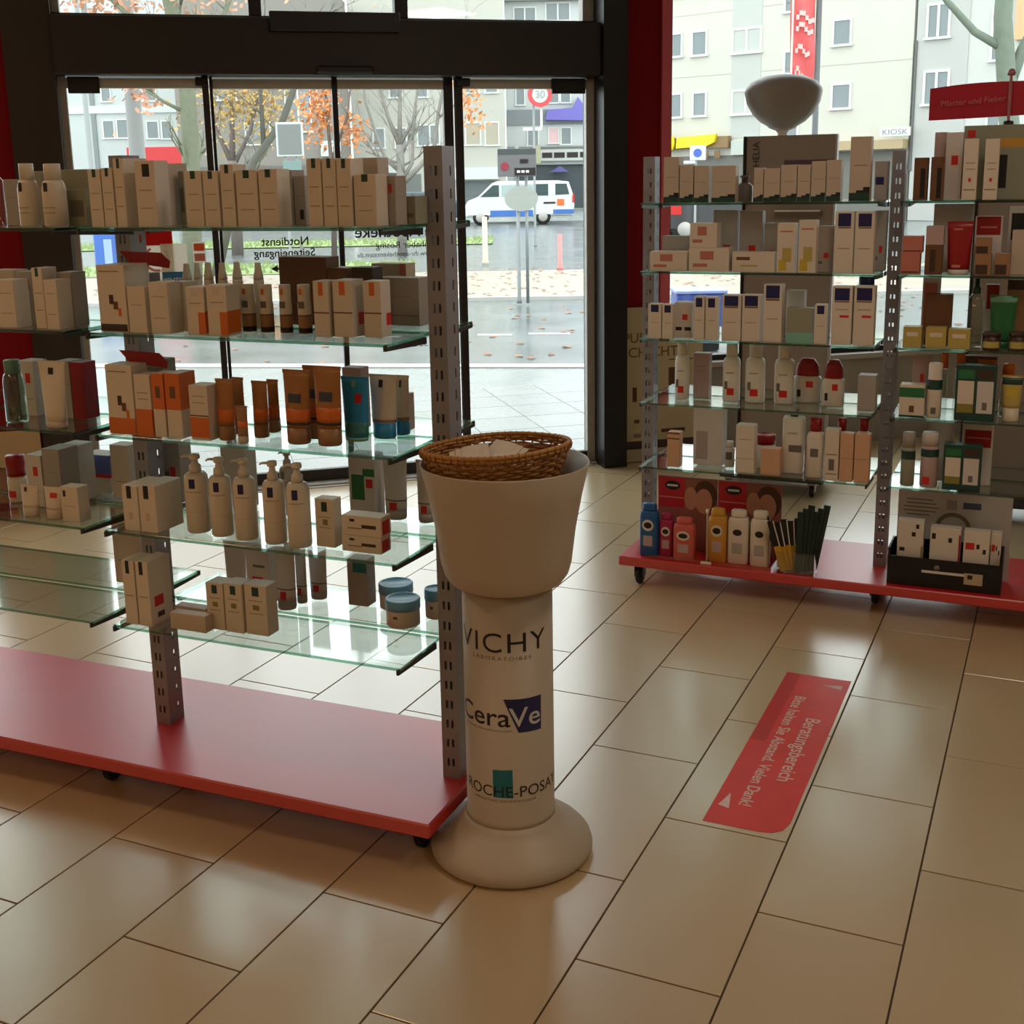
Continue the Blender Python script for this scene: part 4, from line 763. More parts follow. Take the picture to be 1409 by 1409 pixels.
ITEMS=[
('NL','bottle','clear_blue',0,-1.097,-1.055,-0.190,0.042,1.4466,0.149,"clear bottle with blue-grey cap, first from left, front row, near rack's left top shelf"),
('NL','bottle','spray_white',0,-1.002,-0.951,-0.190,0.050,1.4466,0.149,"white spray bottle, tall cap, second from left, front row, near rack's left top shelf"),
('NL','bottle','spray_white',0,-0.929,-0.870,-0.190,0.055,1.4466,0.147,"white spray bottle, broad shoulders, third from left, front row, near rack's left top shelf"),
('NL','carton','greydark',0,-0.893,-0.835,-0.130,0.050,1.4466,0.087,"grey-green carton with dark print, fourth from left, second row, near rack's left top shelf"),
('NL','carton','grey',0,-1.120,-1.075,-0.100,0.050,1.4466,0.113,"small grey carton, first from left, second row, near rack's left top shelf"),
('NL','carton','greygreen',0,-1.027,-0.995,-0.100,0.050,1.4466,0.131,"grey-green carton, second from left, second row, near rack's left top shelf"),
('NL','carton','greygreen',0,-0.984,-0.890,-0.055,0.045,1.4466,0.134,"wide grey-green carton, third from left, second row, near rack's left top shelf"),
('NR','carton','tag',0,-0.762,-0.725,-0.200,0.045,1.4466,0.131,"slim tan carton with dark tag, first from left, front row, near rack's right top shelf"),
('NR','carton','tag',0,-0.723,-0.690,-0.200,0.045,1.4466,0.133,"slim tan carton with dark tag, second from left, front row, near rack's right top shelf"),
('NR','carton','tag',0,-0.687,-0.658,-0.200,0.050,1.4466,0.153,"tall tan carton with dark tag, third from left, front row, near rack's right top shelf"),
('NR','carton','tag',0,-0.701,-0.672,-0.148,0.050,1.4466,0.154,"tall tan carton with dark tag, fourth from left, front row, near rack's right top shelf"),
('NR','carton','tagbig',0,-0.627,-0.571,-0.200,0.050,1.4466,0.147,"tall tan carton with black tag, fifth from left, front row, near rack's right top shelf"),
('NR','carton','plain',0,-0.625,-0.598,-0.130,0.050,1.4466,0.141,"plain brown-grey carton, first from left, second row, near rack's right top shelf"),
('NR','carton','plain',0,-0.637,-0.612,-0.078,0.050,1.4466,0.142,"plain brown-grey carton, second from left, second row, near rack's right top shelf"),
('NR','carton','tag',0,-0.492,-0.445,-0.200,0.050,1.4466,0.122,"tan carton with dark tag, sixth from left, front row, near rack's right top shelf"),
('NR','carton','tag',0,-0.443,-0.401,-0.200,0.050,1.4466,0.121,"tan carton with dark tag, seventh from left, front row, near rack's right top shelf"),
('NR','carton','tag',0,-0.396,-0.360,-0.200,0.050,1.4466,0.134,"taller tan carton with dark tag, eighth from left, front row, near rack's right top shelf"),
('NR','carton','tag',0,-0.356,-0.300,-0.200,0.050,1.4466,0.121,"tan carton with green tag, ninth from left, front row, near rack's right top shelf"),
('NR','carton','tag',0,-0.297,-0.248,-0.200,0.050,1.4466,0.122,"tan carton with green tag, tenth from left, front row, near rack's right top shelf"),
('NR','carton','grey',0,-0.295,-0.261,-0.120,0.050,1.4466,0.120,"grey carton, blank front, fourth from left, second row, near rack's right top shelf"),
('NR','carton','greytag',0,-0.260,-0.230,-0.120,0.050,1.4466,0.107,"grey carton, dark print low down, fifth from left, second row, near rack's right top shelf"),
('NR','carton','tag',0,-0.175,-0.139,-0.200,0.055,1.4466,0.142,"tall tan carton with dark tag, eleventh from left, front row, near rack's right top shelf"),
('NR','carton','tag',0,-0.137,-0.103,-0.200,0.055,1.4466,0.141,"tall tan carton with dark tag, twelfth from left, front row, near rack's right top shelf"),
('NR','carton','tag',0,-0.102,-0.067,-0.200,0.055,1.4466,0.140,"tall tan carton with dark tag, thirteenth from left, front row, near rack's right top shelf"),
('NR','carton','tag',0,-0.065,-0.011,-0.195,0.050,1.4466,0.107,"short tan carton with black tag, fourteenth from left, front row, near rack's right top shelf"),
('NR','carton','plain',0,-0.107,-0.049,-0.115,0.050,1.4466,0.142,"tall brown carton behind short one, sixth from left, second row, near rack's right top shelf"),
('NR','carton','greyred',0,-0.037,0.007,-0.143,0.050,1.4466,0.103,"grey carton with two red stickers, seventh from left, second row, near rack's right top shelf"),
('NR','carton','greengrey',0,-0.020,0.026,-0.091,0.060,1.4466,0.060,"low green-grey carton, eighth from left, second row, near rack's right top shelf"),
('NR','carton','greydark',0,-0.585,-0.569,-0.100,0.050,1.4466,0.123,"dark grey carton, third from left, second row, near rack's right top shelf"),
('NL','carton','tan',1,-1.078,-1.020,-0.200,0.050,1.2036,0.117,"tan carton, blank front, first from left, front row, near rack's left second shelf"),
('NL','carton','greyred',1,-1.090,-1.038,-0.120,0.050,1.2036,0.131,"grey carton with red sticker, second from left, second row, near rack's left second shelf"),
('NL','carton','tag',1,-0.970,-0.936,-0.190,0.050,1.2036,0.146,"tall slim tan carton, second from left, front row, near rack's left second shelf"),
('NL','carton','tan',1,-0.926,-0.886,-0.200,0.050,1.2036,0.119,"tan carton with fold line, third from left, front row, near rack's left second shelf"),
('NL','carton','grey',1,-0.931,-0.885,-0.148,0.050,1.2036,0.133,"grey carton, blank side, fourth from left, front row, near rack's left second shelf"),
('NL','carton','plain',1,-1.192,-1.114,-0.100,0.050,1.2036,0.132,"tan carton in second row, first from left, second row, near rack's left second shelf"),
('NR','display','redlid',1,-0.763,-0.681,-0.200,0.090,1.2036,0.156,"tan box with dark red lid, first from left, front row, near rack's right second shelf"),
('NR','carton','tan_light',1,-0.678,-0.626,-0.200,0.050,1.2036,0.107,"tan carton with pale tag, second from left, front row, near rack's right second shelf"),
('NR','carton','tan',1,-0.615,-0.561,-0.200,0.050,1.2036,0.118,"tan carton with grey band, third from left, front row, near rack's right second shelf"),
('NR','carton','tan',1,-0.598,-0.554,-0.148,0.050,1.2036,0.115,"tall tan carton with fold line, fourth from left, front row, near rack's right second shelf"),
('NR','carton','orangeside',1,-0.512,-0.461,-0.200,0.050,1.2036,0.109,"tan carton with orange swirl, fifth from left, front row, near rack's right second shelf"),
('NR','carton','orangeside',1,-0.455,-0.400,-0.200,0.050,1.2036,0.114,"tan carton with orange side, sixth from left, front row, near rack's right second shelf"),
('NR','bottle','brownbot',1,-0.427,-0.394,-0.120,0.034,1.2036,0.109,"white bottle with brown base, seventh from left, second row, near rack's right second shelf"),
('NR','bottle','brownbot',1,-0.376,-0.344,-0.120,0.032,1.2036,0.109,"white bottle with brown base, ninth from left, second row, near rack's right second shelf"),
('NR','bottle','brownbot',1,-0.323,-0.293,-0.120,0.030,1.2036,0.110,"white bottle with brown base, tenth from left, second row, near rack's right second shelf"),
('NR','bottle','brownbot',1,-0.274,-0.242,-0.120,0.031,1.2036,0.111,"white bottle with brown base, eleventh from left, second row, near rack's right second shelf"),
('NR','carton','twotone',1,-0.206,-0.166,-0.150,0.045,1.2036,0.123,"two-tone tan carton with orange tag, twelfth from left, second row, near rack's right second shelf"),
('NR','carton','twotone',1,-0.159,-0.110,-0.145,0.055,1.2036,0.125,"two-tone tan carton with orange tag, thirteenth from left, second row, near rack's right second shelf"),
('NR','carton','twotone',1,-0.091,-0.046,-0.130,0.045,1.2036,0.123,"two-tone tan carton with red corner, fourteenth from left, second row, near rack's right second shelf"),
('NR','bottle','cone',1,-0.629,-0.604,-0.065,0.025,1.2036,0.151,"white bottle with conical cap, second from left, second row, near rack's right second shelf"),
('NR','bottle','cone',1,-0.617,-0.594,-0.038,0.023,1.2036,0.151,"white bottle with conical cap, third from left, second row, near rack's right second shelf"),
('NR','bottle','cone',1,-0.567,-0.541,-0.065,0.026,1.2036,0.154,"white bottle with conical cap, fourth from left, second row, near rack's right second shelf"),
('NR','bottle','cone',1,-0.525,-0.501,-0.065,0.024,1.2036,0.154,"white bottle with conical cap, fifth from left, second row, near rack's right second shelf"),
('NR','bottle','cone',1,-0.485,-0.459,-0.065,0.026,1.2036,0.156,"white bottle with conical cap, sixth from left, second row, near rack's right second shelf"),
('NR','bottle','cone',1,-0.426,-0.400,-0.065,0.026,1.2036,0.155,"white bottle with conical cap, eighth from left, second row, near rack's right second shelf"),
('NR','carton','greyd',1,-0.758,-0.691,-0.108,0.050,1.2036,0.129,"dark grey-brown carton, first from left, second row, near rack's right second shelf"),
('NR','carton','brown',1,-0.417,-0.283,0.040,0.060,1.2036,0.162,"wide dark brown carton, first from left, rear row, near rack's right second shelf"),
('NR','carton','brown',1,-0.282,-0.228,0.040,0.060,1.2036,0.137,"low dark brown carton, second from left, rear row, near rack's right second shelf"),
('NR','carton','brownd',1,-0.210,-0.154,0.030,0.050,1.2036,0.140,"dark brown carton, third from left, rear row, near rack's right second shelf"),
('NR','carton','pinkside',1,-0.230,-0.134,0.160,0.050,1.2036,0.140,"beige carton with pink edge, fourth from left, rear row, near rack's right second shelf"),
('NR','carton','beigewide',1,-0.172,-0.061,0.082,0.050,1.2036,0.113,"wide grey-beige carton, fifth from left, rear row, near rack's right second shelf"),
('NL','bottle','tealglass',2,-1.123,-1.071,-0.180,0.050,0.9576,0.159,"teal glass bottle with cap, first from left, front row, near rack's left third shelf"),
('NL','tube','beige',2,-0.987,-0.902,-0.200,0.040,0.9576,0.166,"beige tube standing on its cap, second from left, front row, near rack's left third shelf"),
('NL','carton','whitered',2,-1.157,-1.101,-0.080,0.050,0.9576,0.143,"white carton with red dot, first from left, second row, near rack's left third shelf"),
('NL','carton','grey',2,-1.028,-0.983,-0.080,0.050,0.9576,0.148,"grey carton, small mark, second from left, second row, near rack's left third shelf"),
('NL','carton','darkred',2,-0.982,-0.940,-0.080,0.050,0.9576,0.146,"dark red carton, third from left, second row, near rack's left third shelf"),
('NR','display','redlid2',2,-0.763,-0.684,-0.200,0.060,0.9576,0.167,"tall tan display box, orange base, first from left, front row, near rack's right third shelf"),
('NR','carton','orangehalf',2,-0.681,-0.633,-0.200,0.050,0.9576,0.147,"tan carton, orange lower half, second from left, front row, near rack's right third shelf"),
('NR','carton','orangetop',2,-0.629,-0.594,-0.200,0.050,0.9576,0.152,"orange carton, white lower half, third from left, front row, near rack's right third shelf"),
('NR','carton','orangetop',2,-0.590,-0.548,-0.200,0.060,0.9576,0.154,"orange carton, white lower half, fourth from left, front row, near rack's right third shelf"),
('NR','carton','orangebase',2,-0.524,-0.471,-0.200,0.050,0.9576,0.129,"tan carton with orange base, fifth from left, front row, near rack's right third shelf"),
('NR','tube','sun',2,-0.469,-0.419,-0.190,0.040,0.9576,0.143,"brown-orange tube, sixth from left, front row, near rack's right third shelf"),
('NR','tube','sunmini',2,-0.400,-0.369,-0.205,0.025,0.9576,0.087,"small slim tube with orange band, seventh from left, front row, near rack's right third shelf"),
('NR','tube','sun',2,-0.405,-0.361,-0.140,0.040,0.9576,0.133,"brown-orange tube, third from left, second row, near rack's right third shelf"),
('NR','tube','sunbig',2,-0.297,-0.226,-0.175,0.050,0.9576,0.169,"large brown tube, blue script, eighth from left, front row, near rack's right third shelf"),
('NR','tube','sunbig',2,-0.219,-0.147,-0.170,0.050,0.9576,0.180,"large brown tube, blue script, ninth from left, front row, near rack's right third shelf"),
('NR','tube','blue',2,-0.185,-0.113,-0.105,0.045,0.9576,0.148,"blue tube with red round sticker, sixth from left, second row, near rack's right third shelf"),
('NR','tube','cream',2,-0.138,-0.066,-0.058,0.045,0.9576,0.148,"cream tube with blue cap, seventh from left, second row, near rack's right third shelf"),
('NR','tube','sun',2,-0.474,-0.441,-0.120,0.040,0.9576,0.135,"brown tube in second row, second from left, second row, near rack's right third shelf"),
('NR','tube','sun',2,-0.403,-0.371,-0.080,0.040,0.9576,0.127,"brown tube in second row, fourth from left, second row, near rack's right third shelf"),
('NR','tube','sunbig',2,-0.284,-0.226,-0.110,0.045,0.9576,0.170,"large brown tube in second row, fifth from left, second row, near rack's right third shelf"),
('NR','tube','cream',2,-0.097,-0.059,-0.011,0.045,0.9576,0.140,"cream tube with blue cap, eighth from left, second row, near rack's right third shelf"),
('NR','carton','greydark',2,-0.729,-0.672,-0.100,0.050,0.9576,0.167,"dark carton with pale panel, first from left, second row, near rack's right third shelf"),
('NR','carton','pinkgrey',2,-0.249,-0.197,0.030,0.040,0.9576,0.148,"pink-grey carton, first from left, rear row, near rack's right third shelf"),
('NR','carton','pinkgrey',2,-0.104,-0.082,0.040,0.040,0.9576,0.088,"small pinkish carton, second from left, rear row, near rack's right third shelf"),
('NL','tube','mini',3,-1.094,-1.034,-0.190,0.035,0.7176,0.081,"small beige tube on its cap, first from left, front row, near rack's left fourth shelf"),
('NL','tube','minired',3,-1.017,-0.958,-0.190,0.035,0.7176,0.082,"small beige tube with red sticker, second from left, front row, near rack's left fourth shelf"),
('NL','carton','mini',3,-0.948,-0.892,-0.190,0.040,0.7176,0.090,"small beige carton, third from left, front row, near rack's left fourth shelf"),
('NL','carton','whitered',3,-1.143,-1.089,-0.100,0.070,0.7176,0.138,"white carton with red dot, second from left, second row, near rack's left fourth shelf"),
('NL','carton','grey',3,-1.085,-1.027,-0.100,0.070,0.7176,0.158,"grey carton, blank front, third from left, second row, near rack's left fourth shelf"),
('NL','carton','greyl',3,-1.098,-1.037,-0.020,0.060,0.7176,0.152,"tall pale grey carton, fourth from left, second row, near rack's left fourth shelf"),
('NL','carton','bluewhite',3,-1.163,-1.115,0.075,0.060,0.7176,0.098,"clear pack, blue lid, red stripe, first from left, rear row, near rack's left fourth shelf"),
('NL','carton','bluewhite',3,-1.113,-1.021,0.075,0.060,0.7176,0.105,"clear pack, blue lid, red stripe, second from left, rear row, near rack's left fourth shelf"),
('NL','bottle','redcap',3,-1.238,-1.186,-0.090,0.050,0.7176,0.125,"white bottle with dark red cap, first from left, second row, near rack's left fourth shelf"),
('NL','carton','tallwhite',3,-0.993,-0.932,0.050,0.050,0.7176,0.144,"tall white pack, third from left, rear row, near rack's left fourth shelf"),
('NL','carton','tallwhite',4,-1.011,-0.917,0.050,0.050,0.4726,0.214,"tall tan pack, first from left, rear row, near rack's left lowest shelf"),
('NR','carton','cube',3,-0.745,-0.697,-0.200,0.100,0.7176,0.112,"square tan carton with black tag, first from left, front row, near rack's right fourth shelf"),
('NR','carton','cube',3,-0.695,-0.644,-0.200,0.100,0.7176,0.116,"square tan carton with black tag, second from left, front row, near rack's right fourth shelf"),
('NR','bottle','pump',3,-0.593,-0.534,-0.175,0.060,0.7176,0.193,"white pump bottle with dark tag, third from left, front row, near rack's right fourth shelf"),
('NR','bottle','pump',3,-0.516,-0.462,-0.180,0.054,0.7176,0.192,"white pump bottle with dark tag, fourth from left, front row, near rack's right fourth shelf"),
('NR','bottle','pump',3,-0.444,-0.389,-0.185,0.055,0.7176,0.195,"white pump bottle with dark tag, fifth from left, front row, near rack's right fourth shelf"),
('NR','bottle','pump',3,-0.358,-0.305,-0.190,0.053,0.7176,0.197,"white pump bottle with dark tag, sixth from left, front row, near rack's right fourth shelf"),
('NR','bottle','pump',3,-0.290,-0.235,-0.195,0.055,0.7176,0.198,"white pump bottle with dark tag, seventh from left, front row, near rack's right fourth shelf"),
('NR','carton','greentag',3,-0.225,-0.174,-0.160,0.035,0.7176,0.114,"tan carton with green tag, eighth from left, front row, near rack's right fourth shelf"),
('NR','carton','flat',3,-0.151,-0.048,-0.170,0.045,0.7176,0.038,"flat tan carton with dark text, ninth from left, front row, near rack's right fourth shelf"),
('NR','carton','flat',3,-0.149,-0.046,-0.170,0.045,0.7565,0.046,"flat tan carton with dark text, on near rack's right fourth shelf"),
('NR','carton','greyredtall',3,-0.838,-0.770,0.060,0.050,0.7176,0.163,"grey pack with red dot, first from left, rear row, near rack's right fourth shelf"),
('NR','carton','greypale',3,-0.641,-0.565,0.060,0.050,0.7176,0.161,"pale grey pack, second from left, rear row, near rack's right fourth shelf"),
('NR','bottle','pumpb',3,-0.461,-0.419,0.040,0.042,0.7176,0.163,"grey pump bottle, third from left, rear row, near rack's right fourth shelf"),
('NR','carton','greenwhite',3,-0.280,-0.206,0.090,0.050,0.7176,0.161,"white pack with green panel, fourth from left, rear row, near rack's right fourth shelf"),
('NR','tube','greyrear',3,-0.196,-0.127,0.090,0.050,0.7176,0.157,"grey tube with red sticker, fifth from left, rear row, near rack's right fourth shelf"),
('NR','tube','greyrear',3,-0.103,-0.049,0.090,0.050,0.7176,0.154,"grey tube with red sticker, sixth from left, rear row, near rack's right fourth shelf"),
('NR','carton','talltag',4,-0.766,-0.728,-0.200,0.070,0.4726,0.165,"tall tan carton with dark tag, first from left, front row, near rack's right lowest shelf"),
('NR','carton','talltag',4,-0.725,-0.686,-0.200,0.085,0.4726,0.166,"tall tan carton, red side sticker, second from left, front row, near rack's right lowest shelf"),
('NR','carton','flatsm',4,-0.638,-0.532,-0.190,0.030,0.4726,0.042,"small flat tan carton, third from left, front row, near rack's right lowest shelf"),
('NR','carton','flatsm',4,-0.658,-0.564,-0.145,0.030,0.4726,0.042,"small flat tan carton, first from left, second row, near rack's right lowest shelf"),
('NR','carton','greentag2',4,-0.550,-0.499,-0.158,0.050,0.4726,0.119,"tan carton with green tag, fourth from left, front row, near rack's right lowest shelf"),
('NR','carton','greentag2',4,-0.495,-0.443,-0.160,0.050,0.4726,0.124,"tan carton with green tag, fifth from left, front row, near rack's right lowest shelf"),
('NR','carton','greentag2',4,-0.440,-0.376,-0.155,0.045,0.4726,0.126,"tan carton with green tag, sixth from left, front row, near rack's right lowest shelf"),
('NR','jar','bluelid',4,-0.156,-0.068,-0.005,0.085,0.4726,0.067,"white jar with blue lid, second from left, second row, near rack's right lowest shelf"),
('NR','jar','bluelid',4,-0.232,-0.142,0.100,0.085,0.4726,0.064,"white jar with blue lid, eighth from left, rear row, near rack's right lowest shelf"),
('NR','jar','bluelid',4,-0.087,-0.027,0.082,0.060,0.4726,0.074,"white jar with blue lid, ninth from left, rear row, near rack's right lowest shelf"),
('NR','tube','greyrear',4,-0.659,-0.588,0.050,0.040,0.4726,0.150,"grey tube with red sticker, first from left, rear row, near rack's right lowest shelf"),
('NR','jar','bluelid',4,-0.651,-0.624,0.092,0.027,0.4726,0.080,"jar with blue lid, second from left, rear row, near rack's right lowest shelf"),
('NR','carton','beigered',4,-0.570,-0.498,0.040,0.050,0.4726,0.162,"beige pack with red sticker, third from left, rear row, near rack's right lowest shelf"),
('NR','tube','greyrear',4,-0.476,-0.415,0.010,0.050,0.4726,0.176,"beige tube with red sticker, fourth from left, rear row, near rack's right lowest shelf"),
('NR','tube','greyrear',4,-0.450,-0.415,0.070,0.030,0.4726,0.150,"slim grey tube, red sticker, fifth from left, rear row, near rack's right lowest shelf"),
('NR','tube','greyrear',4,-0.438,-0.381,0.110,0.040,0.4726,0.140,"grey tube with red sticker, sixth from left, rear row, near rack's right lowest shelf"),
('NR','carton','tealcorner',4,-0.310,-0.252,0.110,0.045,0.4726,0.125,"grey pack with teal corner, seventh from left, rear row, near rack's right lowest shelf"),
('FL','carton','wavy',0,-0.767,-0.711,-0.200,0.050,1.4466,0.160,"grey-brown carton, dark wavy base, first from left, front row, far rack's left top shelf"),
('FL','carton','wavy',0,-0.708,-0.658,-0.200,0.050,1.4466,0.131,"grey-brown carton, dark wavy base, second from left, front row, far rack's left top shelf"),
('FL','carton','wavy',0,-0.655,-0.602,-0.200,0.050,1.4466,0.127,"grey-brown carton, dark wavy base, third from left, front row, far rack's left top shelf"),
('FL','carton','wavy',0,-0.592,-0.506,-0.200,0.050,1.4466,0.126,"wide grey-brown carton, dark wavy base, fourth from left, front row, far rack's left top shelf"),
('FL','bottle','greypump',0,-0.521,-0.462,-0.148,0.050,1.4466,0.092,"dark grey squat bottle, fifth from left, front row, far rack's left top shelf"),
('FL','carton','wavy',0,-0.442,-0.409,-0.200,0.050,1.4466,0.116,"grey-brown carton, dark wavy base, sixth from left, front row, far rack's left top shelf"),
('FL','carton','wavy',0,-0.407,-0.351,-0.200,0.050,1.4466,0.113,"grey-brown carton, dark wavy base, seventh from left, front row, far rack's left top shelf"),
('FL','carton','wavy',0,-0.349,-0.294,-0.200,0.050,1.4466,0.124,"grey-brown carton, dark wavy base, eighth from left, front row, far rack's left top shelf"),
('FL','carton','wavy',0,-0.292,-0.248,-0.200,0.050,1.4466,0.123,"grey-brown carton, dark wavy base, ninth from left, front row, far rack's left top shelf"),
('FL','carton','wavy',0,-0.245,-0.197,-0.200,0.050,1.4466,0.134,"grey-brown carton, dark wavy base, tenth from left, front row, far rack's left top shelf"),
('FL','carton','wavy',0,-0.194,-0.146,-0.200,0.050,1.4466,0.137,"grey-brown carton, dark wavy base, eleventh from left, front row, far rack's left top shelf"),
('FL','carton','wavy',0,-0.119,-0.050,-0.200,0.050,1.4466,0.211,"tall grey-brown carton, dark wavy base, twelfth from left, front row, far rack's left top shelf"),
('FL','carton','greyblue',0,-0.050,-0.007,-0.100,0.060,1.4466,0.130,"grey carton with blue band, first from left, second row, far rack's left top shelf"),
('FR','carton','darkpair',0,0.088,0.132,-0.200,0.050,1.4466,0.138,"brown carton with black panel, first from left, front row, far rack's right top shelf"),
('FR','carton','darkpair',0,0.141,0.182,-0.200,0.050,1.4466,0.139,"brown carton with black panel, second from left, front row, far rack's right top shelf"),
('FR','carton','greytall',0,0.180,0.234,-0.148,0.050,1.4466,0.217,"tall pale grey carton, red emblem, third from left, front row, far rack's right top shelf"),
('FR','carton','beigetall',0,0.240,0.285,-0.200,0.050,1.4466,0.194,"tall beige carton with small print, fourth from left, front row, far rack's right top shelf"),
('FR','carton','beigetall',0,0.304,0.348,-0.200,0.050,1.4466,0.192,"tall beige carton with small print, fifth from left, front row, far rack's right top shelf"),
('FR','carton','displayface',0,0.230,0.454,-0.096,0.070,1.4466,0.238,"wide display carton with dark figure, second from left, second row, far rack's right top shelf"),
('FR','carton','greytall2',0,0.139,0.180,-0.096,0.050,1.4466,0.220,"tall grey carton, first from left, second row, far rack's right top shelf"),
('FL','carton','lowbox',1,-0.817,-0.678,-0.200,0.060,1.2036,0.070,"low beige box, orange label, first from left, front row, far rack's left second shelf"),
('FL','carton','lowbox',1,-0.670,-0.524,-0.200,0.060,1.2036,0.084,"beige box with orange label, second from left, front row, far rack's left second shelf"),
('FL','carton','lowbox',1,-0.668,-0.568,-0.200,0.060,1.2882,0.086,"beige box stacked on another, on far rack's left second shelf"),
('FL','carton','lowbox2',1,-0.513,-0.361,-0.200,0.060,1.2036,0.070,"low beige box, brown label, third from left, front row, far rack's left second shelf"),
('FL','carton','yellow',1,-0.355,-0.292,-0.200,0.050,1.2036,0.170,"beige carton with yellow sweep, fourth from left, front row, far rack's left second shelf"),
('FL','carton','yellow',1,-0.282,-0.220,-0.200,0.050,1.2036,0.180,"beige carton with yellow sweep, fifth from left, front row, far rack's left second shelf"),
('FL','carton','greyreds',1,-0.227,-0.170,-0.148,0.050,1.2036,0.158,"grey carton with red dot, sixth from left, front row, far rack's left second shelf"),
('FL','carton','bluesq',1,-0.160,-0.096,-0.200,0.050,1.2036,0.209,"beige carton with navy square, seventh from left, front row, far rack's left second shelf"),
('FL','carton','bluesq',1,-0.093,-0.028,-0.200,0.050,1.2036,0.208,"beige carton with navy square, eighth from left, front row, far rack's left second shelf"),
('FL','carton','grey',1,-0.803,-0.698,-0.090,0.050,1.2036,0.120,"small grey carton, first from left, second row, far rack's left second shelf"),
('FL','carton','greyreds',1,-0.611,-0.523,-0.090,0.050,1.2036,0.213,"grey carton with red dot, second from left, second row, far rack's left second shelf"),
('FL','carton','greyreds',1,-0.515,-0.431,-0.090,0.050,1.2036,0.210,"grey carton with red dot, third from left, second row, far rack's left second shelf"),
('FL','carton','greyreds',1,-0.425,-0.373,-0.090,0.050,1.2036,0.166,"grey carton with red dot, fourth from left, second row, far rack's left second shelf"),
('FL','carton','greyreds',1,-0.046,-0.007,-0.060,0.050,1.2036,0.207,"grey carton with red dot, fifth from left, second row, far rack's left second shelf"),
('FR','carton','pink',1,0.061,0.123,-0.200,0.050,1.2036,0.072,"pink-brown carton with arc, first from left, front row, far rack's right second shelf"),
('FR','carton','pink',1,0.064,0.129,-0.200,0.050,1.2755,0.055,"pink carton stacked on another, on far rack's right second shelf"),
('FR','carton','brownpink',1,0.137,0.192,-0.200,0.050,1.2036,0.098,"brown carton, dark centre panel, second from left, front row, far rack's right second shelf"),
('FR','carton','brownpink2',1,0.137,0.194,-0.200,0.050,1.3023,0.061,"brown-pink carton stacked on another, on far rack's right second shelf"),
('FR','tube','red',1,0.201,0.284,-0.200,0.050,1.2036,0.174,"dark red tube with white text, third from left, front row, far rack's right second shelf"),
('FR','carton','redtop',1,0.284,0.370,-0.130,0.050,1.2036,0.188,"white carton with red top panel, second from left, second row, far rack's right second shelf"),
('FR','carton','brownsm',1,0.294,0.345,-0.200,0.050,1.2036,0.069,"small brown box, fourth from left, front row, far rack's right second shelf"),
('FR','carton','brownsm',1,0.293,0.342,-0.200,0.050,1.2725,0.051,"small brown box stacked on another, on far rack's right second shelf"),
('FR','carton','brownsm',1,0.354,0.402,-0.200,0.050,1.2036,0.071,"small brown box, fifth from left, front row, far rack's right second shelf"),
('FR','carton','beigewideF',1,0.401,0.464,-0.148,0.060,1.2036,0.144,"wide beige carton, sixth from left, front row, far rack's right second shelf"),
('FR','carton','panelwhite',1,0.146,0.274,-0.060,0.050,1.2036,0.228,"large pale grey panel carton, first from left, second row, far rack's right second shelf"),
('FR','carton','photodark',1,0.385,0.472,-0.086,0.050,1.2036,0.219,"carton with dark photo, third from left, second row, far rack's right second shelf"),
('FL','carton','bluesm',2,-0.821,-0.771,-0.200,0.040,0.9576,0.126,"slim beige carton, navy square, first from left, front row, far rack's left third shelf"),
('FL','carton','bluesm',2,-0.768,-0.727,-0.200,0.040,0.9576,0.125,"slim beige carton, navy square, second from left, front row, far rack's left third shelf"),
('FL','carton','bluesm',2,-0.650,-0.610,-0.200,0.040,0.9576,0.156,"slim beige carton, navy square, fourth from left, front row, far rack's left third shelf"),
('FL','carton','bluesm',2,-0.606,-0.562,-0.200,0.040,0.9576,0.155,"slim beige carton, navy square, fifth from left, front row, far rack's left third shelf"),
('FL','carton','bluesq2',2,-0.546,-0.477,-0.200,0.050,0.9576,0.164,"beige carton, navy square top, sixth from left, front row, far rack's left third shelf"),
('FL','carton','bluesq2',2,-0.472,-0.407,-0.200,0.050,0.9576,0.166,"beige carton, navy square top, seventh from left, front row, far rack's left third shelf"),
('FL','carton','bluesq2',2,-0.397,-0.331,-0.200,0.050,0.9576,0.205,"tall beige carton, navy square top, eighth from left, front row, far rack's left third shelf"),
('FL','carton','greenbox',2,-0.314,-0.223,-0.200,0.050,0.9576,0.124,"grey-green box, pale base, ninth from left, front row, far rack's left third shelf"),
('FL','carton','bluesm',2,-0.218,-0.176,-0.200,0.040,0.9576,0.138,"slim beige carton, dark square, tenth from left, front row, far rack's left third shelf"),
('FL','carton','bluesq3',2,-0.160,-0.091,-0.200,0.050,0.9576,0.202,"beige carton, navy square, red line, eleventh from left, front row, far rack's left third shelf"),
('FL','carton','bluesq3',2,-0.086,-0.016,-0.200,0.050,0.9576,0.204,"beige carton, navy square, red line, twelfth from left, front row, far rack's left third shelf"),
('FL','carton','greyredfeet',2,-0.733,-0.667,-0.158,0.050,0.9576,0.130,"grey pack, red dot, black feet, third from left, front row, far rack's left third shelf"),
('FL','carton','whitebox',2,-0.335,-0.271,-0.110,0.050,0.9576,0.176,"white carton, first from left, second row, far rack's left third shelf"),
('FL','bottle','navycap',2,-0.091,-0.035,-0.100,0.050,0.9576,0.231,"bottle with navy cap, second from left, second row, far rack's left third shelf"),
('FR','carton','lowyel',2,0.080,0.141,-0.200,0.050,0.9576,0.070,"low yellow-beige box, first from left, front row, far rack's right third shelf"),
('FR','carton','lowyel',2,0.153,0.220,-0.200,0.050,0.9576,0.070,"low yellow-beige box, second from left, front row, far rack's right third shelf"),
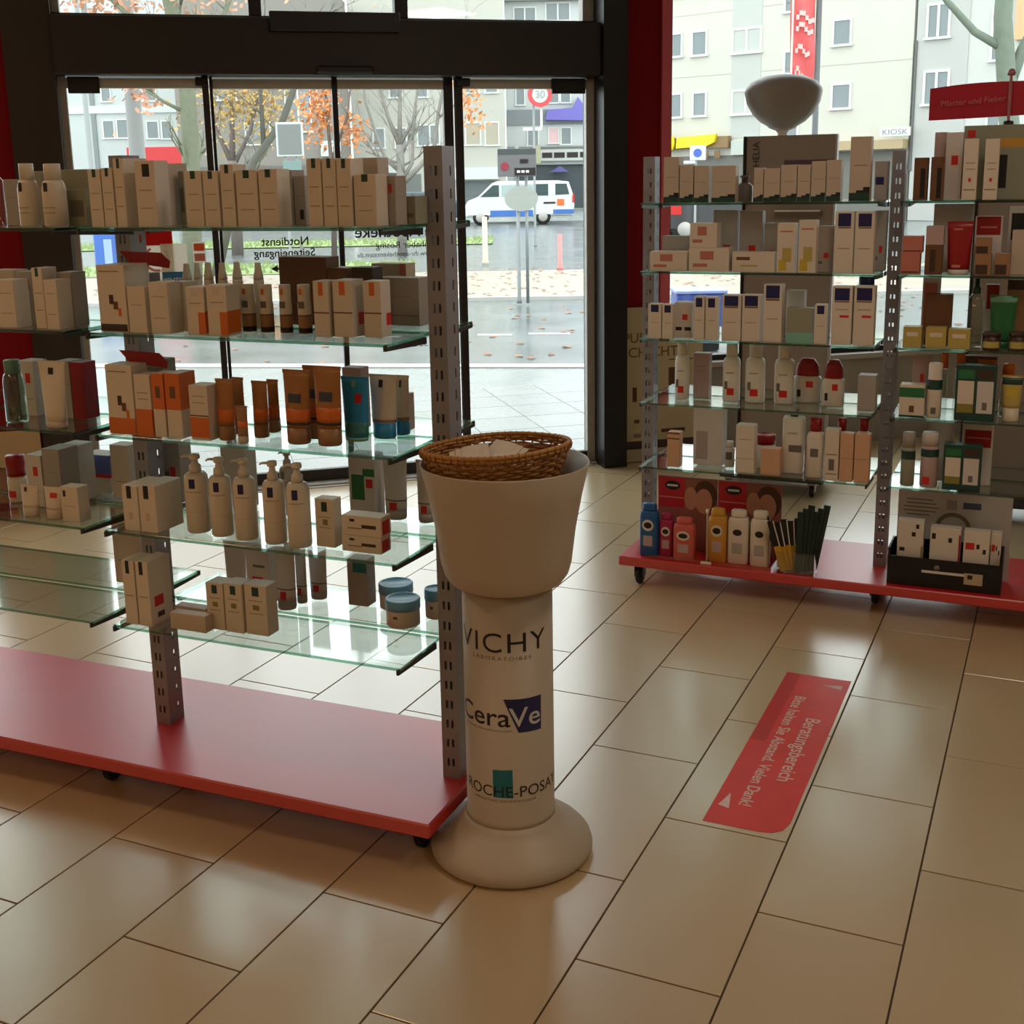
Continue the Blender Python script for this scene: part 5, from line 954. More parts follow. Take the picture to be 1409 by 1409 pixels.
('FR','carton','lowyel',2,0.225,0.295,-0.200,0.050,0.9576,0.067,"low yellow-beige box, third from left, front row, far rack's right third shelf"),
('FR','bottle','clearspray',2,0.277,0.329,-0.148,0.050,0.9576,0.230,"clear bottle with dark green neck, fourth from left, front row, far rack's right third shelf"),
('FR','jar','brownjar',2,0.329,0.391,-0.200,0.050,0.9576,0.058,"small dark jar, yellow label, fifth from left, front row, far rack's right third shelf"),
('FR','jar','brownjar',2,0.412,0.471,-0.200,0.050,0.9576,0.061,"small dark jar, yellow label, sixth from left, front row, far rack's right third shelf"),
('FR','carton','brownbox',2,0.140,0.227,-0.120,0.050,0.9576,0.174,"brown carton, second from left, second row, far rack's right third shelf"),
('FR','tube','green',2,0.345,0.431,-0.130,0.050,0.9576,0.174,"green tub tube, mint rim, fourth from left, second row, far rack's right third shelf"),
('FR','carton','redpanel',2,0.123,0.181,-0.060,0.040,0.9576,0.230,"white carton with red panel, first from left, second row, far rack's right third shelf"),
('FR','carton','redboxF',2,0.327,0.373,-0.060,0.040,0.9576,0.204,"dark red topped carton, third from left, second row, far rack's right third shelf"),
('FR','carton','brownbox2',2,0.395,0.488,-0.060,0.040,0.9576,0.222,"brown carton with dark top, fifth from left, second row, far rack's right third shelf"),
('FL','bottle','capwhite',3,-0.746,-0.691,-0.120,0.050,0.7176,0.214,"translucent white bottle, pink foot, first from left, second row, far rack's left fourth shelf"),
('FL','bottle','capwhite',3,-0.565,-0.500,-0.110,0.050,0.7176,0.214,"translucent white bottle, red mark, third from left, second row, far rack's left fourth shelf"),
('FL','bottle','capwhite',3,-0.481,-0.409,-0.110,0.055,0.7176,0.217,"translucent white bottle, red mark, fourth from left, second row, far rack's left fourth shelf"),
('FL','bottle','capwhite',3,-0.376,-0.304,-0.100,0.055,0.7176,0.214,"translucent white bottle, red mark, fifth from left, second row, far rack's left fourth shelf"),
('FL','bottle','redflip',3,-0.318,-0.216,-0.043,0.060,0.7176,0.161,"white bottle, sloping red cap, sixth from left, second row, far rack's left fourth shelf"),
('FL','bottle','redflip',3,-0.204,-0.124,-0.100,0.060,0.7176,0.168,"white bottle, sloping red cap, seventh from left, second row, far rack's left fourth shelf"),
('FL','carton','pinkline',3,-0.686,-0.624,-0.060,0.040,0.7176,0.170,"slim pinkish carton, second from left, second row, far rack's left fourth shelf"),
('FL','carton','whitetop',3,-0.069,-0.007,-0.140,0.060,0.7176,0.127,"grey carton, white top, eighth from left, second row, far rack's left fourth shelf"),
('FR','carton','greenjar',3,0.079,0.162,-0.200,0.060,0.7176,0.111,"white box with green top, first from left, front row, far rack's right fourth shelf"),
('FR','bottle','whitegreen',3,0.166,0.216,-0.200,0.040,0.7176,0.189,"white bottle, dark green band, second from left, front row, far rack's right fourth shelf"),
('FR','carton','twopack',3,0.258,0.386,-0.200,0.050,0.7176,0.187,"dark green two-tube pack, third from left, front row, far rack's right fourth shelf"),
('FR','tube','yellowgreen',3,0.402,0.467,-0.190,0.050,0.7176,0.155,"yellow tube, green top, fourth from left, front row, far rack's right fourth shelf"),
('FR','tube','greyt',3,0.107,0.172,-0.130,0.040,0.7176,0.199,"grey-pink tube, red mark, first from left, second row, far rack's right fourth shelf"),
('FR','bottle','orangecap',3,0.199,0.229,-0.140,0.030,0.7176,0.217,"clear bottle, orange cap, second from left, second row, far rack's right fourth shelf"),
('FR','bottle','orangecap',3,0.245,0.285,-0.130,0.035,0.7176,0.217,"clear bottle, orange cap, third from left, second row, far rack's right fourth shelf"),
('FR','bottle','orangecap',3,0.393,0.445,-0.100,0.050,0.7176,0.181,"clear bottle, orange cap, fifth from left, second row, far rack's right fourth shelf"),
('FR','carton','orangebox',3,0.258,0.380,-0.080,0.040,0.7176,0.202,"brown-orange carton, fourth from left, second row, far rack's right fourth shelf"),
('FL','carton','tanslim',4,-0.747,-0.699,-0.190,0.045,0.4726,0.132,"slim tan carton, brown top, first from left, front row, far rack's left lowest shelf"),
('FL','carton','greyclear',4,-0.666,-0.554,-0.120,0.070,0.4726,0.217,"tall grey clear pack, first from left, second row, far rack's left lowest shelf"),
('FL','bottle','whitecap',4,-0.546,-0.508,-0.130,0.035,0.4726,0.097,"small white-capped bottle, second from left, second row, far rack's left lowest shelf"),
('FL','carton','tanL',4,-0.485,-0.416,-0.200,0.050,0.4726,0.179,"tan-white carton, second from left, front row, far rack's left lowest shelf"),
('FL','carton','tanS',4,-0.393,-0.322,-0.200,0.050,0.4726,0.097,"small tan carton, third from left, front row, far rack's left lowest shelf"),
('FL','bottle','square',4,-0.330,-0.250,-0.148,0.055,0.4726,0.212,"white square bottle, dark label, fourth from left, front row, far rack's left lowest shelf"),
('FL','bottle','redcapF',4,-0.235,-0.172,-0.190,0.050,0.4726,0.215,"white bottle, dark red cap, fifth from left, front row, far rack's left lowest shelf"),
('FL','carton','tanlogo',4,-0.164,-0.115,-0.205,0.045,0.4726,0.185,"pale carton, dark emblem, sixth from left, front row, far rack's left lowest shelf"),
('FL','carton','peach',4,-0.112,-0.065,-0.205,0.045,0.4726,0.173,"peach carton, seventh from left, front row, far rack's left lowest shelf"),
('FL','carton','peach',4,-0.062,-0.010,-0.205,0.045,0.4726,0.174,"peach carton, eighth from left, front row, far rack's left lowest shelf"),
('FL','bottle','redcapF',4,-0.146,-0.099,-0.120,0.047,0.4726,0.207,"white bottle, dark red cap, fourth from left, second row, far rack's left lowest shelf"),
('FL','bottle','redcapF',4,-0.072,-0.023,-0.120,0.050,0.4726,0.212,"white bottle, dark red cap, fifth from left, second row, far rack's left lowest shelf"),
('FL','jar','redlid',4,-0.441,-0.365,-0.100,0.060,0.4726,0.124,"white jar, dark red lid, third from left, second row, far rack's left lowest shelf"),
('FR','bottle','greengrey',4,0.093,0.141,-0.200,0.040,0.4726,0.189,"grey-topped bottle, dark green label, first from left, front row, far rack's right lowest shelf"),
('FR','bottle','greengrey2',4,0.157,0.217,-0.200,0.050,0.4726,0.193,"grey-topped bottle, pinkish label, second from left, front row, far rack's right lowest shelf"),
('FR','carton','twopack',4,0.233,0.356,-0.200,0.050,0.4726,0.158,"dark green two-tube pack, third from left, front row, far rack's right lowest shelf"),
('FR','carton','redsign',4,0.283,0.384,-0.100,0.050,0.4726,0.216,"white carton with red panel, second from left, second row, far rack's right lowest shelf"),
('FR','carton','whitebig',4,0.168,0.253,-0.080,0.050,0.4726,0.212,"white carton, first from left, second row, far rack's right lowest shelf"),
('FB','bottle','cap_blue',5,-0.849,-0.776,-0.215,0.050,0.1186,0.205,"blue wash bottle, oval label, first from left on far rack's red base"),
('FB','bottle','cap_magenta',5,-0.775,-0.719,-0.200,0.045,0.1186,0.168,"magenta wash bottle, oval label, second from left on far rack's red base"),
('FB','bottle','cap_salmon',5,-0.713,-0.630,-0.225,0.050,0.1186,0.164,"salmon wash bottle, oval label, third from left on far rack's red base"),
('FB','bottle','cap_yellow',5,-0.585,-0.514,-0.200,0.050,0.1186,0.206,"yellow wash bottle, oval label, fourth from left on far rack's red base"),
('FB','bottle','cap_white',5,-0.512,-0.433,-0.195,0.050,0.1186,0.206,"white wash bottle, oval label, fifth from left on far rack's red base"),
('FB','bottle','cap_white',5,-0.426,-0.353,-0.200,0.050,0.1186,0.210,"white wash bottle, oval label, sixth from left on far rack's red base"),
('FB','carton','whiteprint',5,.095,.183,-.185,.045,.1235,.222,"white printed carton, first from left inside the black presentation box"),
('FB','carton','whiteprint3',5,.205,.306,-.19,.045,.1235,.208,"white printed carton, second from left inside the black presentation box"),
('FB','carton','whiteprint2',5,.315,.400,-.19,.045,.1235,.206,"white printed carton, third from left inside the black presentation box"),
('FB','carton','whiteprint2',5,.402,.436,-.17,.045,.1235,.200,"white printed carton, partly hidden, fourth inside the black presentation box"),
]
rnd=random.Random(3)
SHN=['top shelf','second shelf','third shelf','fourth shelf','lowest shelf','red base']
for (rb,kind,style,s,a0,a1,b,d,z,h,label) in ITEMS:
    (ox,oy),th=RACKS[rb[0]]; ac=(a0+a1)/2; bc=b+d/2
    x=ox+math.cos(th)*ac-math.sin(th)*bc; y=oy+math.sin(th)*ac+math.cos(th)*bc; w_=a1-a0
    grp=('near' if rb[0]=='N' else 'far')+' rack '+{'L':'left ','R':'right ','B':''}[rb[1]]+SHN[s]
    rz=th
    if kind=='carton': carton('carton',x,y,z,rz,w_-.0012,d,h,style,label,'carton','cartons on the '+grp)
    elif kind=='display': display_box('display_box',x,y,z,rz,w_-.001,d,h,style,label,'carton','display boxes on the near rack')
    elif kind=='tube': tube('tube',x,y,z,rz,w_-.001,d,h,style,label,'tube','tubes on the '+grp)
    elif kind=='jar': jar('jar',x,y,z,rz,w_-.001,d,h,style,label,'jar','jars on the '+grp)
    elif style in ('pump','pumpb'): pump('pump_bottle',x,y,z,rz+(.35 if style=='pump' else 0),w_-.001,d,h,style,label,'bottle','pump bottles on the '+grp)
    else: bottle('bottle',x,y,z,rz,w_-.001,d,h,style,label,'bottle','bottles on the '+grp)

# ------------------------------------------------------------------ the street outside
def zg(d): return 0.0 if d<8 else -.0085*(d-8)
m_walk=mat('wet_pavement_concrete',(140,146,144),.28,noise=.08,scale=2.5,spec=.6,rvar=.1)
m_road=mat('wet_asphalt',(106,112,112),.2,noise=.14,scale=1.2,spec=.4,rvar=.12)
m_path=mat('leaf_strewn_gravel',(160,148,132),.35,noise=.25,scale=2,spec=.5)
m_kerb=mat('pale_kerb_stone',(186,186,180),.5,noise=.1,scale=6)
m_grass=mat('street_grass',(134,152,98),.8,noise=.35,scale=14,bump=.4)  # green muted so the colour itself carries the hazy view through glass
m_line=mat('white_road_paint',(214,214,210),.5,noise=.08,scale=10)
def strip(name,pts,mm,dz=0.0,th=.08,label=None,kind='structure',cat=None):
    vs=[(s,d,zg(d)+dz) for s,d in pts]; n=len(vs)
    vs+=[(s,d,z-th) for s,d,z in vs]
    fs=[tuple(range(n)),tuple(range(2*n-1,n-1,-1))]+[(i,i+n,(i+1)%n+n,(i+1)%n) for i in range(n)]
    o=sobj(name,MB().add(vs,fs),mm,fix=True); return tag(o,label,cat,None,kind)
walk=strip('pavement',[(-16,-4.0),(8,2.36),(8,2.56),(-16,5.44)],m_walk,-.012)
g=MB().cbox(-.198,.198,-.198,.198,-.02,0,.003).mesh('paving_slab',mat('paving_slab_stone',(146,150,148),.28,noise=.08,scale=4,spec=.6,per_obj=.06,rvar=.08))
for i in range(-9,3):
    for k in range(6):
        o=bpy.data.objects.new('paving_slab',g); COL.objects.link(o); p=STm().inverted()@WL(i*.4+.2,.46+k*.4+.0,-.004); o.location=p; o.rotation_euler=(0,0,WALL_RZ-STREET_RZ); o.parent=walk
strip('kerb_strip',[(-16,5.44),(8,2.56),(8,2.74),(-16,5.62)],m_kerb,.0)
strip('street_road',[(-16,5.62),(8,2.74),(8,8),(8,9.5),(-16,10.2),(-16,8)],m_road,-.03)
for a,b in ((-2.3,-1.6),(-.80,-.44),(-.27,.16),(1.0,1.7)): strip('lane_marking',[(a,5.95),(b,5.9),(b,6.02),(a,6.07)],m_line,-.026,.003)
strip('kerb_strip',[(-16,10.2),(8,9.5),(8,9.66),(-16,10.36)],m_kerb,.02)
strip('gravel_path',[(-16,10.36),(8,9.66),(12,15.5),(-18,15.5)],m_path,.0)
strip('street_road',[(-18,15.5),(14,15.5),(18,26.8),(-26,26.8)],m_road,-.02)
def grass(label,s0,s1,d0,d1):
    g=MB(); r_=random.Random(int(d0*7)); n=int((s1-s0)*(d1-d0)*18)
    g.add([(s0,d0,zg(d0)+.005),(s1,d0,zg(d0)+.005),(s1,d1,zg(d1)+.005),(s0,d1,zg(d1)+.005)],[(0,1,2,3)])
    for _ in range(n):
        s=r_.uniform(s0,s1); d=r_.uniform(d0,d1); h=r_.uniform(.05,.13); x=r_.uniform(-.06,.06); wd=r_.uniform(.02,.05)
        g.add([(s-wd,d,zg(d)),(s+wd,d,zg(d)),(s+x,d+.03,zg(d)+h)],[(0,1,2)])
    return tag(sobj('grass',g,m_grass),label,'grass',None,'stuff')
grass('near strip of green grass beyond the wet street',-14,-2.4,15.6,19)
grass('far strip of green grass before the white van',-22,-.9,27,31.4)
strip('street_road',[(-26,26.8),(18,26.8),(24,48),(-40,48)],m_road,-.02)
strip('pavement',[(-60,48),(60,48),(60,95),(-60,95)],m_walk,.06)
strip('pavement',[(8,2.6),(30,2.6),(50,48),(24,48),(12,15.5)],m_walk,-.02)
g=MB(); r_=random.Random(5)
for _ in range(900):
    s=r_.uniform(-8,5); d=r_.uniform(9.8,16.5) if r_.random()<.8 else r_.uniform(4,9.6); a=r_.uniform(0,PI); q=r_.uniform(.025,.055)
    z=zg(d)+(.006 if d>9.8 else -.024); g.add([(s+q*math.cos(a),d+q*math.sin(a),z),(s-q*math.sin(a),d+q*math.cos(a),z+.01),(s-q*math.cos(a),d-q*math.sin(a),z),(s+q*math.sin(a),d-q*math.cos(a),z+.006)],[(0,1,2,3)])
tag(sobj('fallen_leaves',g,mat('fallen_leaf',(168,110,70),.6,noise=.4,scale=3)),'brown fallen leaves scattered over the wet path outside','leaves',None,'stuff')

m_frame=mat('white_window_frame',(212,212,208),.5); m_pane=mat('dark_window_pane',(112,122,124),.12,noise=.2,scale=.8,spec=.7); m_panew=mat('beige_blind_pane',(168,160,140),.4,noise=.1)
def building(name,label,s,d,ang,x0,x1,z1,wall_rgb,wins,extra=(),group=None,depth=9):
    rz=STREET_RZ+ang; z0=zg(d)
    wall_rgb=tuple(int(v*.82) for v in wall_rgb)
    B=tag(obj(name,MB().box(x0,x1,0,depth,0,z1-z0),mat(name+'_render',wall_rgb,.8,noise=.04,scale=.6),None,tuple(ST(s,d,z0)),rz),label,'building',group)
    for wv in wins:
        a,b,c,e=wv[:4]; k=wv[4] if len(wv)>4 else 1; pm_=wv[5] if len(wv)>5 else m_pane
        f=.09; c-=z0; e-=z0
        g=MB().box(a-f,b+f,-.05,.02,e,e+f).box(a-f*1.6,b+f*1.6,-.12,.02,c-f,c).box(a-f,a,-.05,.02,c,e).box(b,b+f,-.05,.02,c,e)
        for q in range(1,k): xm=a+(b-a)*q/k; g.box(xm-.05,xm+.05,-.05,.02,c,e)
        wn=obj('window',g,m_frame,B)
        obj('pane',MB().box(a,b,-.012,.015,c,e),pm_,wn)
    for nm,a,b,c,e,y,rgb in extra: obj(nm,MB().box(a,b,y,.02,c-z0,e-z0),mat(nm,tuple(int(v*.84) for v in rgb),.6,noise=.04,scale=2),B)
    return B
building('apartment_building','pale white apartment block with paired windows seen through left door pane',-25.23,78.5,0,-9,3.9,17,(226,232,230),
 [(-2.5,-1.96,7.2,8.3),(-2.57,-1.9,4.8,5.9),(-1.63,-.98,4.8,5.95),(.31,1.1,7.2,8.3),(.4,1.1,4.73,5.8),(1.4,2.0,4.7,5.8),(-2.5,-1.0,9.9,11,2),(.3,1.9,9.9,11,2)],[('balcony_band',-6.7,3.6,6.4,6.9,-.12,(238,242,240)),('drainpipe',-3.35,-3.05,0,16,-.1,(150,158,158))])
building('apartment_building','dark grey house behind the orange autumn trees',-13.98,68.5,0,-6.2,3.6,12.5,(160,154,146),
 [(-2.1,-.7,3.9,5.1),(.4,1.8,4.6,7.5,2),(-3.6,-2.6,6.5,7.8),(-1.4,-.2,7.2,8.6),(-3.5,-2.6,9.6,10.8),(-1.4,-.4,9.6,10.8),(2.3,3.4,6.2,7.4)],[('roof_band',-6.2,3.6,8.9,9.2,-.2,(104,100,98)),('pale_panel',.3,2.1,7.8,8.8,-.15,(200,206,204)),('white_box_sign',2.4,3.55,3.1,4.0,-.5,(226,238,234)),('shopfront',-6,3.5,0,2.6,-.1,(120,116,110))],depth=4.5)
building('apartment_building','cream rendered house with grey windows behind the bare tree',-5.52,73.5,0,-4.81,5.0,16.5,(222,220,208),
 [(-3.44,-2.79,3.7,4.85),(-2.04,-1.4,3.7,4.85),(-.6,.1,3.8,5.0),(.2,.72,3.87,5.0),(2.48,3.35,3.79,5.1,1,m_panew),(3.74,4.52,3.76,5.1,1,m_panew),(-2.3,-1.6,6.8,7.6),(-.54,.05,6.8,7.6),(2.5,3.3,7.0,7.8),(3.8,4.5,7.0,7.8),(-3.4,-2.6,9.6,10.8),(-1,.0,9.6,10.8),(2.4,3.4,9.6,10.8)],[('white_fascia',-4.7,-1.6,2.1,2.6,-.4,(240,242,240)),('white_fascia',1.7,4.5,1.6,2.35,-.5,(242,246,244)),('shop_window',1.8,4.6,-.3,1.5,-.05,(120,128,128)),('shop_window',-4.5,-.5,-.3,2.0,-.05,(130,134,132))])
B4=building('shop_building','white panelled shop house with grey band and violet awning',2.13,78.5,0,-2.6,9,15,(230,234,232),
 [(-1.87,-1.36,6.5,7.5),(.3,.95,6.6,7.75),(1.14,1.74,6.6,7.75),(-1.12,-.46,3.8,4.9),(.32,.92,3.95,4.9,1,mat('pink_window_poster',(220,180,182),.5)),(1.16,1.77,3.86,4.9),(-1.92,-.55,11.8,12.7,2),(.21,1.73,11.9,12.95,2),(-1.9,-.6,9.2,10.1,2),(.2,1.7,9.2,10.1,2)],
 [('grey_band',-2.58,8,5.15,6.15,-.1,(150,156,160)),('cornice',-2.6,8,3.66,3.74,-.3,(180,184,184)),('sign_board',-.35,3.0,2.75,3.5,-.25,(222,224,218)),('cornice',-2.6,8,2.5,2.58,-.4,(170,176,178)),('yellow_sign',-.64,-.3,2.5,3.8,-.4,(210,208,170)),('dark_shopfront',-2.0,8,-.4,2.45,-.15,(74,84,90)),('eaves',-2.6,9,13.1,13.5,-.5,(150,150,150))])
z0=zg(78.5)
for a,b in ((-.19,.5),(.62,1.35),(1.5,2.25),(2.4,2.9)): obj('sign_letters',MB().box(a,b,-.28,-.25,2.95-z0,3.3-z0),m_text,B4)
obj('violet_awning',MB().prism([(.04,5.45-z0),(2.7,5.37-z0),(2.7,6.3-z0),(2.25,6.9-z0),(1.9,6.2-z0),(.2,6.1-z0)],-.6,-.11),mat('violet_awning',(112,104,184),.6),B4,fix=True)  # violet kept pale, with the haze of the panes mixed into it
obj('violet_umbrella',MB().prism([(.3,2.0-z0),(1.6,2.0-z0),(1.0,2.4-z0)],-.9,-.5),mat('violet_umbrella',(88,84,140),.6),B4,fix=True)
B5=building('apartment_building','cream apartment block with small windows seen through the right window',12.79,43.5,-.733,-9.8,3.0,11.5,(240,236,223),
 [(-8.07,-7.52,6.68,7.57),(-6.9,-6.26,6.65,7.57),(-4.87,-3.61,6.58,7.47,2),(-2.46,-1.8,8.0,8.9),(-2.41,-1.8,5.6,6.4),(-.28,.39,6.53,7.42),(-8.04,-7.5,4.12,5.05),(-6.82,-6.24,4.13,5.04),(-4.84,-3.6,4.1,5.0,2),(-2.4,-1.8,3.1,4.0),(-.24,.47,4.11,4.98),(-8.0,-7.5,9.2,10.1),(-6.8,-6.2,9.2,10.1),(-4.8,-3.6,9.1,10.0,2),(-.3,.4,9.0,9.9)],
 [('grey_bay_panel',-4.95,-3.55,3.1,11,-.02,(214,216,210)),('storey_joint',-9.7,3,5.75,5.78,-.012,(214,212,198)),('storey_joint',-9.7,3,8.3,8.33,-.012,(214,212,198)),('shop_fascia',-9.7,-4.9,2.72,3.2,-.3,(160,128,84)),('shop_glass',-9.7,3,-.3,2.4,-.05,(126,124,116)),('beige_awning',-1.6,3,2.45,2.8,-.5,(206,182,140)),('white_fascia',-4.8,-1.6,2.4,3.0,-.2,(216,222,214))],depth=7)
z0=zg(43.5)
vi=mat('yellow_sign',(236,210,20),.5)
obj('yellow_sign',MB().prism([(-7.45,2.75-z0),(-5.9,2.8-z0),(-5.5,2.95-z0),(-5.4,3.3-z0),(-7.4,3.22-z0)],-.45,-.3),vi,B5,fix=True)
obj('yellow_sign',MB().lathe([(0,-.05),(.3,-.05),(.3,.05),(0,.05)],20,sy=1.3).xform(Matrix.Translation((-7.85,-.4,2.98-z0))@Matrix.Rotation(PI/2,4,'X')),vi,B5)
obj('yellow_sign',MB().box(-8.5,-8.2,-.45,-.3,2.8-z0,3.1-z0),vi,B5)
for x in (-6.6,-6.0,-5.4): obj('shop_poster',MB().box(x-.14,x+.14,-.34,-.3,2.3-z0,2.62-z0),mat('brown_poster',(120,90,56),.6),B5)
ks=obj('kiosk_sign',MB().box(2.1,3.3,-.6,-.5,2.92-z0,3.25-z0),m_frame,B5)
tv,tf=text_geo('KIOSK',.28,1.3); obj('lettering',MB().add([(2.7+x,-.61,2.98-z0+y) for x,y in tv],tf),mat('grey_sign_ink',(130,134,136),.6),ks)
building('apartment_building','light grey bay fronted house right of the cream block',15.1,41.4,-.733,0,2.0,11,(216,216,212),
 [(.45,1.2,6.47,7.6,2),(.45,1.3,4.07,5.2,2),(.45,1.2,8.9,10,2)],[('drainpipe',-.02,.06,1.6,6.4,-.06,(110,112,110))],depth=6)
building('apartment_building','white house with orange neighbour at the right picture edge',16.6,40.1,-.733,0,4.0,11,(232,234,228),[(.9,1.3,5.5,7.2),(.9,1.3,2.6,4.2)],[('orange_upper_wall',1.75,4,6.1,10.8,-.3,(244,198,150))],depth=6)

# van and cars
def wheel(parent,x,y,r,mm=None):
    wv=MB().lathe([(0,-.1),(r*.6,-.1),(r*.95,-.08),(r,-.04),(r,.04),(r*.95,.08),(0,.1)],24); wv.xform(Matrix.Translation((x,y,r))@Matrix.Rotation(PI/2,4,'X')); wh=obj('wheel',wv,m_rub,parent)
    hv=MB().lathe([(0,-.015),(r*.62,-.015),(r*.55,.0),(0,.0)],20); hv.xform(Matrix.Translation((x,y-.1,r))@Matrix.Rotation(PI/2,4,'X')); obj('hubcap',hv,m_alu,wh)
def vehicle(name,label,s,d,prof,width,mm,wins,wheels,bands,r=.33,group=None):
    z0=zg(d)-.02
    y1=width; n=len(prof); rings=[]
    cx=sum(p[0] for p in prof)/n; cz=sum(p[1] for p in prof)/n
    def sc(k,y): return [(cx+(x-cx)*(1-k*.03),y,cz+(z-cz)*(1-k*.05)) for x,z in prof]
    V=tag(obj(name,MB().loft([sc(2.4,0),sc(.6,.06),sc(0,.2),sc(0,y1-.2),sc(.6,y1-.06),sc(2.4,y1)],smooth=False),mm,None,tuple(ST(s,d,z0)),STREET_RZ,fix=True),label,'vehicle',group)
    for nm,poly,m2 in wins: obj(nm,MB().prism(poly,-.012,.05),m2,V,fix=True)
    for x in wheels:
        for y in (.09,y1-.09): wheel(V,x,y,r)
    for nm,a,b,c,e,m2 in bands: obj(nm,MB().box(a,b,-.016,.06,c,e),m2,V)
    return V
m_vanw=mat('white_car_paint',(214,216,216),.25,noise=.02,spec=.6); m_vwin=mat('car_window',(70,84,86),.08,noise=.1,spec=.8); m_vblue=mat('blue_car_stripe',(64,108,180),.35); m_or=mat('orange_emblem',(236,110,50),.4)
vehicle('van','white van with blue lower stripe driving past on the far street',0,45.5,
 [(-2.30,.34),(2.33,.34),(2.36,.8),(2.28,1.3),(2.12,1.76),(1.6,1.82),(-.9,1.82),(-1.12,1.74),(-1.72,1.18),(-2.15,1.02),(-2.32,.72)],1.9,m_vanw,
 [('side_window',[(-1.62,1.18),(-.82,1.18),(-.82,1.66),(-1.08,1.66)],m_vwin),('side_window',[(-.72,1.18),(.62,1.2),(.62,1.68),(-.72,1.66)],mat('pale_car_window',(170,186,184),.1,spec=.8)),('side_window',[(.72,1.2),(1.25,1.2),(1.25,1.68),(.72,1.68)],m_vwin),('side_window',[(1.55,1.22),(2.14,1.24),(2.02,1.68),(1.55,1.68)],m_vwin)],
 (-1.62,1.02),[('blue_stripe',-1.2,.6,.36,.62,m_vblue),('blue_stripe',1.45,2.33,.44,.62,m_vblue),('orange_emblem',1.62,1.92,.78,1.05,m_or),('black_lettering',1.05,1.55,.86,.94,m_text),('tail_light',2.28,2.35,.9,1.25,m_pred)])
vehicle('car','dark blue car partly hidden behind the door stile',-4.6,47.8,[(-2.1,.3),(2.1,.3),(2.14,.75),(1.9,1.0),(1.2,1.42),(-.6,1.45),(-1.5,.98),(-2.1,.85)],1.75,mat('dark_blue_paint',(52,66,80),.25,spec=.6),
 [('side_window',[(-1.2,1.0),(-.1,1.0),(-.1,1.36),(-.62,1.36)],m_vwin),('side_window',[(0,1.0),(1.4,1.02),(1.1,1.36),(0,1.36)],m_vwin)],(-1.3,1.3),[])
vehicle('car','black parked car with red tail lamp behind the far rack',5.55,26.6,[(-1.9,.28),(2.1,.28),(2.14,.7),(1.7,.92),(.9,1.36),(-1.1,1.4),(-1.8,1.05),(-1.92,.8)],1.72,mat('black_car_paint',(40,38,42),.25,spec=.6),
 [('side_window',[(-1.4,.98),(-.3,.98),(-.3,1.32),(-1.05,1.32)],m_vwin),('side_window',[(-.2,.98),(1.2,.98),(.7,1.3),(-.2,1.32)],m_vwin)],(-1.25,1.3),[('tail_lamp',-1.9,-1.35,.72,.95,m_pred)])

# poles, signs and street furniture
m_pole=mat('grey_pole',(142,146,146),.5,metal=.2,noise=.08); m_signback=mat('grey_sign_back',(122,126,124),.5,noise=.06)
def pole(name,label,cat,s,d,r,h,mm=None,group=None): 
    return tag(sobj(name,MB().lathe([(0,zg(d)),(r*1.3,zg(d)),(r*1.3,zg(d)+.05),(r,zg(d)+.08),(r*.9,h),(0,h)],16,s,d),mm or m_pole),label,cat,group)
pole('lamp_post','thick grey lamp post outside the left door pane','pole',-6.99,15.5,.145,7,mat('grey_lamp_post',(124,126,124),.5,noise=.05))
pole('lamp_post','thin grey post beside the white block outside','pole',-10.5,23.5,.065,6)
sg=pole('street_sign','back of a grey rectangular street sign on two legs','sign',-3.67,11.5,.022,2.0)
sobj('leg',MB().lathe([(.022,zg(11.5)),(.022,2.0)],10,-3.50,11.5),m_pole,sg)
sobj('sign_panel',MB().cbox(-3.78,-3.39,11.46,11.49,1.92,2.40,.008),mat('pale_sign_rim',(196,204,204),.4),sg); sobj('sign_back',MB().box(-3.75,-3.42,11.452,11.46,1.95,2.37),m_signback,sg)
sobj('lower_panel',MB().cbox(-3.70,-3.44,11.47,11.50,1.50,1.86,.006),mat('teal_grey_panel',(120,146,142),.3),sg)
rs=pole('traffic_sign','round red ringed traffic sign reading 30 beyond the door','sign',.22,24.5,.03,3.9)
def disc(name,cx,d,cz,r0,r1,mm,parent,sx=1.0,n=32):
    vs=[];fs=[]
    for i in range(n):
        a=2*PI*i/n
        for r in (r0,r1): vs.append((cx+r*sx*math.cos(a),d,cz+r*math.sin(a))); vs.append((cx+r*sx*math.cos(a),d+.012,cz+r*math.sin(a)))
    for i in range(n):
        j=(i+1)%n; a,b=4*i,4*j; fs+=[(a,b,b+2,a+2),(a+1,a+3,b+3,b+1),(a+2,b+2,b+3,a+3)]
        if r0>0: fs.append((a,a+1,b+1,b))
    return sobj(name,MB().add(vs,fs),mm,parent,fix=True)
disc('red_ring',.38,24.42,3.58,.20,.305,mat('faded_red_ring',(206,70,74),.4),rs); disc('sign_face',.38,24.44,3.58,.0001,.26,mat('pale_sign_face',(206,212,208),.4),rs)
tv,tf=text_geo('30',.26); sobj('lettering',MB().add([(.38+x,24.41,3.49+y) for x,y in tv],tf),mat('faded_sign_ink',(150,158,156),.5),rs)
sobj('bracket',MB().box(-.05,.42,24.5,24.53,2.72,2.80).box(.38,.44,24.5,24.53,2.80,3.3),m_frame,rs)
bs=pole('street_sign','dark sign board with red dot and oval plate on two poles outside','sign',-.335,9.0,.024,1.95)
sobj('second_pole',MB().lathe([(.02,zg(9)),(.02,1.6)],10,-.225,9.0),m_pole,bs)
sobj('board',MB().cbox(-.58,-.10,8.93,8.96,1.575,1.915,.006),mat('grey_board',(112,110,112),.5),bs)
